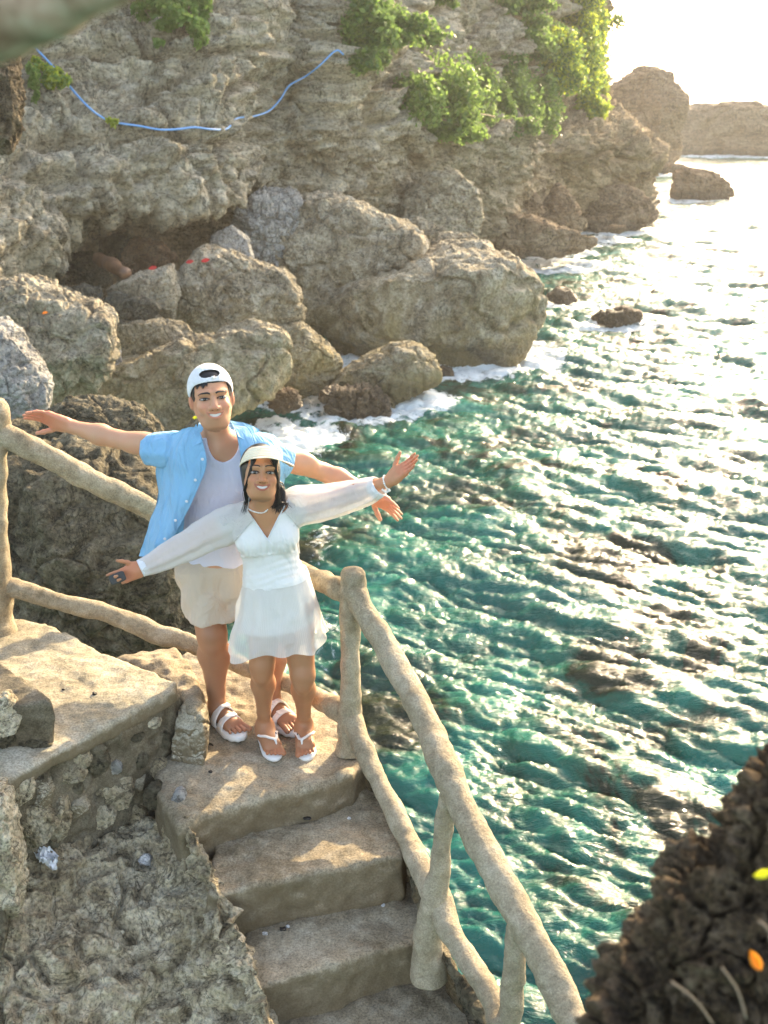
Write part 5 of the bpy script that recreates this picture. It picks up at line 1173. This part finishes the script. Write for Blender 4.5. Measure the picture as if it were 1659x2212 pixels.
sh_part([[(424,916,4.66),(412,935,4.655),(403,950,4.65)], [(432,935,4.63),(420,948,4.625),(407,960,4.625)], [(438,955,4.60),(424,963,4.60),(411,970,4.605)]], 'collar', 9, .002, 20, 24, 20, (1, 1, 1))
sh_part([[(497,908,4.66),(528,914,4.68),(561,927,4.70)], [(507,925,4.63),(532,934,4.64),(556,942,4.67)], [(514,944,4.60),(532,950,4.61),(549,955,4.63)]], 'collar', 10, .002, 20, 24, 20, (1, 1, 1))
two_sided(loft([ring(A(468, 930, 4.775), [0, .15, 1], .086, .078, [1, 0, 0]), ring(A(468, 914, 4.785), [0, .15, 1], .080, .074, [1, 0, 0])], 8, 40, M_shirt, 'collar_band', back, .001))
for (u, v) in [(443,992),(428,1037),(409,1083),(385,1124),(362,1164)]:
    p = at(u-6, v, 4.553); V, F = ico(2); MB().add(p+(V*np.array([.0065, .002, .0065])), None, F).build('button', M_cuff, back)
# sandals
def sole_mesh(h, d, s, L, W, z0, z1, big, ext=.012, wavy=0, n=44):
    pts = []
    for i in range(n):
        a = 2*math.pi*i/n; x = math.cos(a); y = math.sin(a); t = (x+1)/2
        w = np.interp(t, [0, .12, .35, .7, .9, 1], [.62, .80, .74, 1.0, .92, .72])
        yy = math.copysign(abs(y)**.75, y)*W*.5*w*1.08
        pts.append(h+d*(-ext+(L+2*ext)*(.5+.5*math.copysign(abs(x)**.85, x)))+s*(yy+.004*(-big)*t))
    pts = np.array(pts)[:, :2]; V = []
    for z, sc in ((z0, .96), (z0+(z1-z0)*.3, 1.0), (z1-.004, 1.0), (z1, .97)):
        c = pts.mean(0); q = c+(pts-c)*sc; wv = (np.sin(np.arange(n)/n*2*np.pi*14)*.0025*wavy*(z < z0+.012))
        V.append(np.column_stack([q, np.full(n, z)+wv]))
    V = np.vstack(V+[[*pts.mean(0), z1], [*pts.mean(0), z0]]); Q = grid_quads(4, n, closed_m=True); j = np.arange(n); j2 = (j+1) % n
    T = np.vstack([np.stack([3*n+j, 3*n+j2, np.full(n, 4*n)], 1), np.stack([j2, j, np.full(n, 4*n+1)], 1)]); return V, Q, T
def strap(Cpts, w, th, dirw, mat, name, par, n=24):
    C = catmull(np.array(Cpts), n); T, _, _ = frames(C); rows = []
    for c, t in zip(C, T):
        a = ortho(t, np.asarray(dirw, float)); b = np.cross(t, a); rows.append([c+a*w/2*x+b*th/2*y for x, y in [(-1, -1), (-1, 1), (-.5, 1.25), (.5, 1.25), (1, 1), (1, -1), (0, -1)]])
    rows = np.array(rows); return MB().add(rows.reshape(-1, 3), grid_quads(n, 7, closed_m=True)).build(name, mat, par)
up3 = np.array([0, 0, 1.])
for (h_, t_, d_, s_, L_, bg) in shoe:
    so = MB().add(*sole_mesh(h_, d_, s_, L_, .118, ZG+.002, ZG+SOLE+.004, bg, wavy=1)).build('sandal', M_foamw, mroot)
    for f_, hgt, w in ((.36, .062, .030), (.58, .042, .030)):
        c = h_+d_*L_*f_; W_ = .056
        st = strap([c-s_*W_+up3*-.005, c-s_*W_*.98+up3*hgt*.5, c-s_*W_*.55+up3*hgt*1.12, c+up3*hgt*1.42, c+s_*W_*.55+up3*hgt*1.12, c+s_*W_*.98+up3*hgt*.5, c+s_*W_+up3*-.005], w*1.25, .007, d_, M_foamw, 'strap', so)
        sd = 1 if bg > 0 else -1; q = c+s_*sd*W_*.42+up3*hgt*1.33; V, F = ico(2); V = np.sign(V)*np.abs(V)**.5; MB().add(q+(V*np.array([.012, .019, .005]))@np.array([s_, d_, up3]), None, F).build('buckle', M_foamw, so)
# toenails are left to the toes; bracelet line on the left wrist
dw = unit(A(95, 897, 4.90)-wL); rr = [ring(wL+dw*x, dw, .0325, .0325) for x in (-.003, .003)]
two_sided(loft(rr, 4, 30, M_shell, 'wristband', mroot), .003)

# ------------------------------------------------------------------ woman
wroot = empty('person', [*at(620, 1620, 4.5)[:2], ZG]); tag(wroot, 'woman with arms spread, short white dress with sheer sleeves, cream straw visor', 'person')
HW = Head(A(564.5, 1021, 4.40), np.array([0, 0, CAMZ])+[.25, 0, 0]-A(564, 1021, 4.40), UPV+RT*.02, 1.0)
S = SDF(); build_head(S, HW, True, 1.0)
nk = A(575, 1104, 4.47)
S.cap(HW.P(0, -.022, -.055), nk, .049, .050, k=.03)
shL, shR = A(494, 1128, 4.49), A(640, 1098, 4.50)
for p, q, r1, r2 in [(nk+[0, .01, -.015], shL, .045, .050), (nk+[0, .01, -.015], shR, .045, .050), (nk, A(535, 1118, 4.48), .048, .046), (nk, A(612, 1106, 4.48), .048, .046)]: S.cap(p, q, r1, r2, k=.05)
S.ell(A(575, 1150, 4.49), (.118, .080, .085), k=.05); S.ell(A(580, 1180, 4.50), (.115, .085, .09), k=.05)
S.ell(A(545, 1170, 4.43), (.056, .050, .052), k=.045); S.ell(A(613, 1160, 4.43), (.056, .050, .052), k=.045)
S.ell(A(588, 1225, 4.50), (.118, .088, .10), k=.05); S.ell(A(597, 1265, 4.50), (.138, .10, .09), k=.06); S.ell(A(603, 1300, 4.50), (.148, .105, .08), k=.05)
NW = len(S.ops)
wL, wR = A(305, 1228, 4.40), A(836, 1041, 4.47)
for (sh, el, wr) in [(shL, A(402, 1176, 4.47), wL), (shR, A(735, 1076, 4.52), wR)]:
    S.cap(sh, el, .047, .035, k=.03); S.cap(el, el+(wr-el)*.35, .034, .035, k=.03); S.cap(el+(wr-el)*.3, wr, .035, .0225, k=.03)
hand(S, wL, A(262, 1246, 4.37)-wL, [.15, -.8, .35], .165, [.25, .75, .8, .85], [-.2, -.3, 1.0], .04, .6)
hd = A(872, 1022, 4.46)-wR; hand(S, wR+unit(hd)*.02, A(903, 990, 4.44)-A(850, 1032, 4.47), [-.75, -.45, .55], .170, [.05, .03, .05, .08], [-.55, .1, .8], .022, .15)
hipL, hipR = A(572, 1320, 4.51), A(636, 1316, 4.51); kL, kR = A(566, 1437, 4.47), A(654, 1457, 4.45)
fLh, fLt = atz(568, 1590, ZG), atz(598, 1644, ZG); fRh, fRt = atz(657, 1587, ZG), atz(661, 1644, ZG)
aL, aR = np.array([*(fLh*.84+fLt*.16)[:2], ZG+.085]), np.array([*(fRh*.84+fRt*.16)[:2], ZG+.085])
for (hp_, kn_, an) in [(hipL, kL, aL), (hipR, kR, aR)]:
    S.cap(hp_, kn_, .088, .054, k=.04); S.ell(kn_+[0, -.025, .006], (.034, .035, .042), k=.032); S.ell(kn_+[0, -.019, -.042], (.028, .031, .028), k=.028); S.cap(kn_+[0, -.036, -.05], an+[0, -.024, .09], .018, .013, k=.04)
    S.cap(kn_, kn_+(an-kn_)*.34+[0, .018, 0], .047, .053, k=.03); S.cap(kn_+(an-kn_)*.34+[0, .018, 0], an+(kn_-an)*.2, .052, .029, k=.03); S.cap(an+(kn_-an)*.2, an, .029, .027, k=.02)
flip = []
for an, hh, tt_, bg in [(aL, fLh, fLt, -1), (aR, fRh, fRt, 1)]:
    h_, t_, d_, s_, L_ = foot(S, an, hh, tt_, ZG+.018, .085); toes(S, h_, d_, s_, L_, .085, bg); flip.append((h_, t_, d_, s_, L_, bg))
bodyB = sdf_obj('body', S, .0040, M_skinB, wroot); print('woman body', _t.time()-_t0)
face_parts(S, HW, bodyB, M_lip, M_hair, .0025, 1.0, (.025, .029, .022))
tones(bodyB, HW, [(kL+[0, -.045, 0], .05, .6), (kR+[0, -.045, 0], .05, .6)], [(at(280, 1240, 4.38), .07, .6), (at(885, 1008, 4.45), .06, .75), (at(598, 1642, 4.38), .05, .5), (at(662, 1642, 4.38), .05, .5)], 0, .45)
mpW = .00193
def vcut(P, d, front_only=True, off=0.):
    u, v = proj(P); fr = P[..., 1] < nk[1]+.005
    l1 = ((u-(534+off))*(1164-1098)-(v-1098)*(577-(534+off)))/np.hypot(66, 43)      # right of the left edge line is positive
    l2 = ((618-off-u)*(1164-1080)-(v-1080)*((618-off)-577))/np.hypot(84, 41)
    ins = np.minimum(l1, l2)*mpW                                        # inside the V
    d = np.where(fr, np.maximum(d, ins), d)
    nb = np.sqrt(((u-578)/44.)**2+((v-1090)/26.)**2)-1                   # neck opening
    return np.maximum(d, -nb*30*mpW)
def cut_bod(P, d):
    d = vcut(P, d); u, v = proj(P); cup = np.where(u < 577, 1120+np.clip((545-u), 0, 200)*1.15, 1098+np.clip((u-612), 0, 200)*1.0)
    d = np.maximum(d, (cup-v)*mpW*.7); d = np.maximum(d, (v-1290)*mpW)
    m_ = np.abs(d) < .03; d = d.copy(); Q = P[m_]; u, v = u[m_], v[m_]
    low = v > 1198+(u-577)*-.10
    fo = np.sin((v+(u-590)*.16+4*np.sin(u*.03))*.42+3.5*vnoise(Q*5, 2))*.0022*np.clip(vnoise(Q*7, 5)+.3, 0, 1)
    ga = np.sin((u-577)*.45+np.abs(u-577)*.02*(1198-v)*.12)*.0022*np.clip((v-1140)/50, 0, 1)
    d[m_] += np.where(low, fo, ga)+.001*fbm(Q*20, 3, 4); d[m_] -= np.where(np.abs(v-1198-(u-577)*-.10) < 3, .002, 0)
    return d
To = SDF(); To.ops = [(t, (lambda P, f=f: f(P)-.008), k, a-.008, b+.008) for t, f, k, a, b in S.ops[:NW] if t == 'u' and a[2] < 4.6 and b[2] < HW.o[2]]
To.post(cut_bod); dress = sdf_obj('dress', To, .0038, M_dress, wroot)
# sheer overlay on shoulders and upper bust
Tsx = SDF(); Tsx.ops = [(t, (lambda P, f=f: f(P)-.014), k, a-.014, b+.014) for t, f, k, a, b in S.ops[:NW] if t == 'u' and b[2] < HW.o[2]]
def cut_yoke(P, d):
    d0 = d; u, v = proj(P); d = np.maximum(d, -(d0+.004)); d = vcut(P, d, off=-1); d = np.maximum(d, (v-1196)*mpW); d = np.maximum(d, (446-u)*mpW); d = np.maximum(d, (u-684)*mpW); cup = np.where(u < 577, 1120+np.clip((545-u), 0, 200)*1.15, 1098+np.clip((u-612), 0, 200)*1.0); return np.where(P[..., 1] < nk[1]+.02, np.maximum(d, (v-cup-7)*mpW*.7), d)
Tsx.post(cut_yoke); yoke = sdf_obj('sheer_yoke', Tsx, .0036, M_sheer, dress)
V = np.empty(len(yoke.data.vertices)*3, np.float32); yoke.data.vertices.foreach_get('co', V); at2 = yoke.data.attributes.new('rib', 'FLOAT', 'POINT'); at2.data.foreach_set('value', (V.reshape(-1, 3)[:, 0]*1400).astype(np.float32))
# neckline edges
for C in ([(529,1100,4.40),(545,1120,4.385),(562,1143,4.375),(578,1166,4.378),(592,1180,4.38)], [(622,1080,4.42),(610,1102,4.395),(597,1128,4.38),(586,1150,4.375),(577,1168,4.378)]):
    Cc = catmull(np.array([at(*c) for c in C]), 40); D = Cc-np.array([0, 0, CAMZ]); D /= np.linalg.norm(D, axis=1)[:, None]; out = []
    for c, dd in zip(Cc, D):
        ts = np.linspace(-.12, .15, 120); P = c+np.outer(ts, dd); ds_ = S.ev(P, P.min(0), P.max(0))-.010; i = np.argmax(ds_ < 0) if (ds_ < 0).any() else 60; out.append(P[i])
    MB().tube(catmull(np.array(out)[::5], 40), .0028, 7).build('neckline', M_cuff, dress)
# sleeves
def sl(pts, name, seed, rib, folds):
    n = len(pts); C = np.array([at(*p[:3]) for p in pts]); rs_ = []
    for i in range(n):
        d = C[min(i+1, n-1)]-C[max(i-1, 0)]; rs_.append(ring(C[i], d, pts[i][3], pts[i][4]))
    return loft(rs_, 80, 90, M_sheer, name, dress, folds, 5, 14, seed, rib)
sl([(545,1122,4.50,.060,.055),(515,1126,4.495,.080,.068),(484,1139,4.49,.084,.068),(440,1161,4.47,.074,.060),(401,1183,4.45,.066,.056),(358,1204,4.43,.056,.050),(330,1218,4.415,.046,.042),(308,1226,4.405,.040,.036)], 'sleeve', 3, 150, [.001, .004, .006, .007, .005, .002])
sl([(592,1116,4.50,.062,.055),(617,1109,4.50,.080,.064),(645,1094,4.50,.086,.068),(690,1087,4.515,.078,.060),(735,1078,4.52,.070,.056),(775,1067,4.50,.062,.050),(800,1059,4.485,.054,.046),(817,1050,4.475,.044,.040)], 'sleeve', 5, 150, [.001, .004, .006, .007, .005, .002])
for p0, p1, r in [((316,1222,4.412), (303,1228,4.403), .040), ((806,1060,4.485), (820,1050,4.475), .046)]:
    c0, c1 = at(*p0), at(*p1); two_sided(loft([ring(c0, c1-c0, r), ring(c1, c1-c0, r*.97)], 5, 44, M_cuff, 'cuff', dress, .001), .002)
# skirt: opaque lining and sheer outer layer
def sk(c, rx, ry, tilt=0.): return (np.array(c), np.array([rx, 0, tilt]), np.array([0, -ry, 0.]))
w0 = A(597, 1255, 4.50); zh = 3.655; hc = np.array([at(603, 1388, 4.50)[0], 4.50, zh])
tl = .022
ringsO = [sk(w0+[0, 0, .034], .139, .106, .010), sk(w0, .150, .114, .014), sk(w0*.78+hc*.22, .166, .128, tl*.6), sk(w0*.5+hc*.5, .184, .143, tl), sk(w0*.22+hc*.78, .199, .157, tl), sk(hc, .217, .172, tl*1.2)]
ringsI = [sk(w0+[0, 0, .02], .124, .090, .012), sk(w0, .133, .099, .014), sk(w0*.78+hc*.22, .151, .113, tl*.6), sk(w0*.5+hc*.5, .159, .118, tl), sk(w0*.30+hc*.70, .164, .122, tl)]
loft(ringsO, 90, 260, M_sheer, 'skirt', dress, [.0, .003, .010, .018, .025, .030], 8, 7, 21, 170, sag=lambda t, a: np.stack([0*t[:, None]*a, 0*t[:, None]*a, t[:, None]**2*(.016*np.sin(4*a+1.2)+.010*np.sin(7*a+.4))], -1))
two_sided(loft(ringsI, 60, 160, M_dress, 'lining', dress, [.0, .001, .002, .003, .004], 9, 9, 25), .002)
loft([sk(w0+[0, 0, .050], .135, .103, .010), sk(w0+[0, 0, .032], .141, .108, .011), sk(w0+[0, 0, .014], .147, .112, .012)], 12, 90, M_dress, 'waistband', dress, .0015, 7)
# flip flops
for (h_, t_, d_, s_, L_, bg) in flip:
    so = MB().add(*sole_mesh(h_, d_, s_, L_, .094, ZG+.001, ZG+.019, bg, ext=.010)).build('flip_flop', M_foamw, wroot)
    tp = h_+d_*L_*.78+s_*(.016)*(bg)*1.0*(.9)*1.0; tp2 = tp+up3*.016
    def top(p):
        zz = np.linspace(.11, .016, 190); P = np.array([[p[0], p[1], ZG+z] for z in zz]); dd = S.ev(P, P.min(0), P.max(0)); i = np.argmax(dd < .002) if (dd < .002).any() else 189; return P[i]
    for sg in (-1, 1):
        strap([top(h_+d_*L_*.36+s_*sg*.044), top(h_+d_*L_*.44+s_*sg*.038), top(h_+d_*L_*.54+s_*(sg*.028+.004*bg)), top(h_+d_*L_*.64+s_*(sg*.016+.010*bg)), top(tp-d_*.012)+up3*.003, tp2+up3*.010], .013, .0055, d_+s_*sg*.5, M_foamw, 'strap', so)
    MB().tube(np.array([tp2+up3*.014, tp2-up3*.012]), .0038, 7).build('toe_post', M_foamw, so)
    sq = top(h_+d_*L_*.50+s_*(1 if bg > 0 else -1)*.033)+up3*.004
    V, F = ico(1); MB().add(sq+(V*np.array([.0028, .0085, .0012]))@np.array([s_, d_, up3]), None, F).build('strap_print', M_sole, so)
# hair, visor, jewellery
Sh = SDF(); HW.ell(Sh, (-.005, -.034, .026), (.0835, .098, .097)); HW.ell(Sh, (-.060, -.010, -.03), (.016, .030, .055), k=.02); HW.ell(Sh, (.060, -.010, -.03), (.018, .032, .060), k=.02); HW.ell(Sh, (0, -.06, -.05), (.066, .05, .08), k=.04)
def cut_hw(P, d):
    q = (P-HW.o)/HW.k; x, y, z = q@HW.r, q@HW.f, q@HW.u; rim = np.interp(y, [-.1, .0, .03, .06, .09], [-.2, -.09, -.045, .032, .060]); return np.maximum(d, (rim-z)*HW.k)
Sh.post(cut_hw); hair = sdf_obj('hair', Sh, .006, M_hair, bodyB)
rg = np.random.RandomState(8); m = MB()
def strand(pts, r0=.003, n=16):
    C = catmull(np.array(pts), n); m.tube(C, np.linspace(r0, r0*.35, n), 5)
for i in range(30):
    j = rg.randn(3)*.0020; y_ = .0
    strand([HW.P(-.026-.0007*i, .083, .056)+j, HW.P(-.046, .078, .015)+j*1.2, HW.P(-.057, .062, -.040)+j*1.5, A(530, 1062, 4.345)+j*2, A(533, 1082, 4.35)+j*2, A(526+i*.1, 1108, 4.36)+j*3], .0013)
for i in range(34):
    j = rg.randn(3)*.0026
    strand([HW.P(.030+.0009*i, .080, .056)+j, HW.P(.054, .070, .018)+j, HW.P(.063, .056, -.03)+j*1.5, A(600, 1062, 4.37)+j*2, A(604, 1085, 4.37)+j*2.5], .0013)
for i in range(340):
    t = rg.rand(); q = rg.rand(); w_ = rg.rand(); 
    st_ = HW.P(.055+.012*rg.rand(), -.03-.05*rg.rand(), -.03-.03*rg.rand()); e = A(580+34*t+6*rg.randn(), 1095+16*q-abs(t-.45)*22+3*rg.randn(), 4.395+.05*w_)
    strand([st_, A(600+14*t, 1058+4*rg.randn(), 4.46+.03*w_), A(592+26*t, 1082, 4.42+.03*w_), e], .0022, 12)
for i in range(50):
    st_ = HW.P(-.055, -.04-.04*rg.rand(), -.02); strand([st_, HW.P(-.062, -.04, -.07)+rg.randn(3)*.004, A(540, 1098, 4.53)+rg.randn(3)*.006, A(540, 1118, 4.56)+rg.randn(3)*.01], .0035, 10)
m.build('loose_hair', M_hair, bodyB)
def visor():
    rows = []; n = 40; ths = np.linspace(-1.55, 1.45, 61)
    low = lambda th: .060-.020*max(0, -th)**1.6-.010*max(0, th)**1.5
    def P(th, z, o): return HW.P(math.sin(th)*(.084+o), -.018+math.cos(th)*(.106+o), z)
    for k in range(n):      # band, woven in ridges
        t = k/(n-1); rows.append([P(th, low(th)+(.108-low(th))*t*max(.12, math.cos(th*.80))**.55, .006-.022*t**1.8+.0012*math.sin(t*30)) for th in ths])
    B = np.array(rows); m = MB(); m.add(B.reshape(-1, 3), grid_quads(n, 61)); o = m.build('visor', M_straw, wroot); two_sided(o, .003)
    rows = []; ths2 = np.linspace(-1.25, 1.40, 61)
    for k in range(16):
        t = k/15; r = []
        for th in ths2:
            w = max(0, math.cos((th-.45)*1.45))**.6 if abs(th-.45) < 1.08 else 0; ext = .078*w*t
            q = P(th, low(th)+.002, .006); out = unit(HW.r*math.sin(th*.8+.35)+HW.f*math.cos(th*.8+.35)*.9+HW.u*(-.02-.38*max(0, th))); r.append(q+out*ext+HW.u*(.0006*math.sin(t*40)))
        rows.append(r)
    B = np.array(rows); o2 = MB().add(B.reshape(-1, 3), grid_quads(16, 61)).build('brim', M_straw, o); two_sided(o2, .003)
    MB().tube(catmull(B[-1], 80), .0022, 6).build('brim_edge', M_straw, o)
visor()
def bead_ring(C, r, name, par, n, jit=.15):
    C = catmull(C, 200); L = np.r_[0, np.cumsum(np.linalg.norm(np.diff(C, axis=0), axis=1))]; m = MB(); V, F = ico(1); rr = np.random.RandomState(2)
    for t in np.linspace(0, L[-1], n):
        c = np.array([np.interp(t, L, C[:, k]) for k in range(3)]); m.add(c+V*r*(1+jit*rr.randn()), None, F)
    m.tube(C[::5], r*.45, 5); return m.build(name, M_shell, par)
def snap(S, u, v, Y, off):
    c = at(u, v, Y); dd = unit(c-np.array([0, 0, CAMZ])); ts = np.linspace(-.12, .15, 200); P = c+np.outer(ts, dd); ds_ = S.ev(P, P.min(0), P.max(0))-off
    return P[np.argmax(ds_ < 0)] if (ds_ < 0).any() else c
C = np.array([snap(S, u, v, 4.43, .003) for u, v in [(531,1092),(536,1098),(543,1103),(555,1107),(565,1108),(572,1106),(578,1101)]]); bead_ring(C, .0030, 'necklace', wroot, 34)
tw = unit(wR-A(735, 1072, 4.52)); cW = wR-tw*.004; rgW = ring(cW, tw, .0285, .0285); aa = np.linspace(0, 2*np.pi, 20)
bead_ring(np.array([rgW[0]+rgW[1]*math.cos(x)+rgW[2]*math.sin(x) for x in aa]), .0042, 'bracelet', wroot, 22)
lo_ = cW-UPV*.036-tw*.0; bead_ring(np.array([lo_+rgW[2]*.3+[-.012, 0, .004], lo_+[0, -.01, -.004], lo_+[.012, -.008, .004]]), .0055, 'bracelet_shell', wroot, 4)
C = np.array([A(538, 1075, 4.40), A(536, 1090, 4.385), A(534, 1104, 4.385)]); MB().tube(catmull(C, 12), .0026, 6).build('halter_strap', M_cuff, dress)
# small black case held in her left-hand side hand
V, F = ico(3); V = np.sign(V)*np.abs(V)**.4; dd = unit(A(258, 1247, 4.37)-wL); pl = ortho(dd, np.array([.15, -.8, .35])); tt2 = np.cross(dd, pl)
o = MB().add(wL+dd*.105+pl*.034+(V*np.array([.034, .014, .022]))@np.array([dd, pl, tt2]), None, F).build('key_case', M_sole); tag(o, 'small black case held in the lower hand of the woman', 'case')
print('people', _t.time()-_t0)
# ================================================================== sea haze
HZ = 0.0009
m = bpy.data.materials.new('sea_haze'); m.use_nodes = True; nt = m.node_tree; nt.nodes.remove(nt.nodes['Principled BSDF'])
pv = nt.nodes.new('ShaderNodeVolumePrincipled'); pv.inputs['Density'].default_value = HZ; pv.inputs['Color'].default_value = (1, .97, .92, 1); pv.inputs['Anisotropy'].default_value = .25
nt.links.new(pv.outputs[0], nt.nodes['Material Output'].inputs['Volume'])
x0, x1, y0, y1, z0, z1 = -8600, 8600, -400, 8600, -6.0, 21.5
V = [(x, y, z) for x in (x0, x1) for y in (y0, y1) for z in (z0, z1)]
hz = link('haze', mesh_np('haze', V, [(0, 1, 3, 2), (4, 6, 7, 5), (0, 4, 5, 1), (2, 3, 7, 6), (0, 2, 6, 4), (1, 5, 7, 3)], smooth=False), m); tag(hz, kind='stuff')
print('tend', time.time()-_T0)
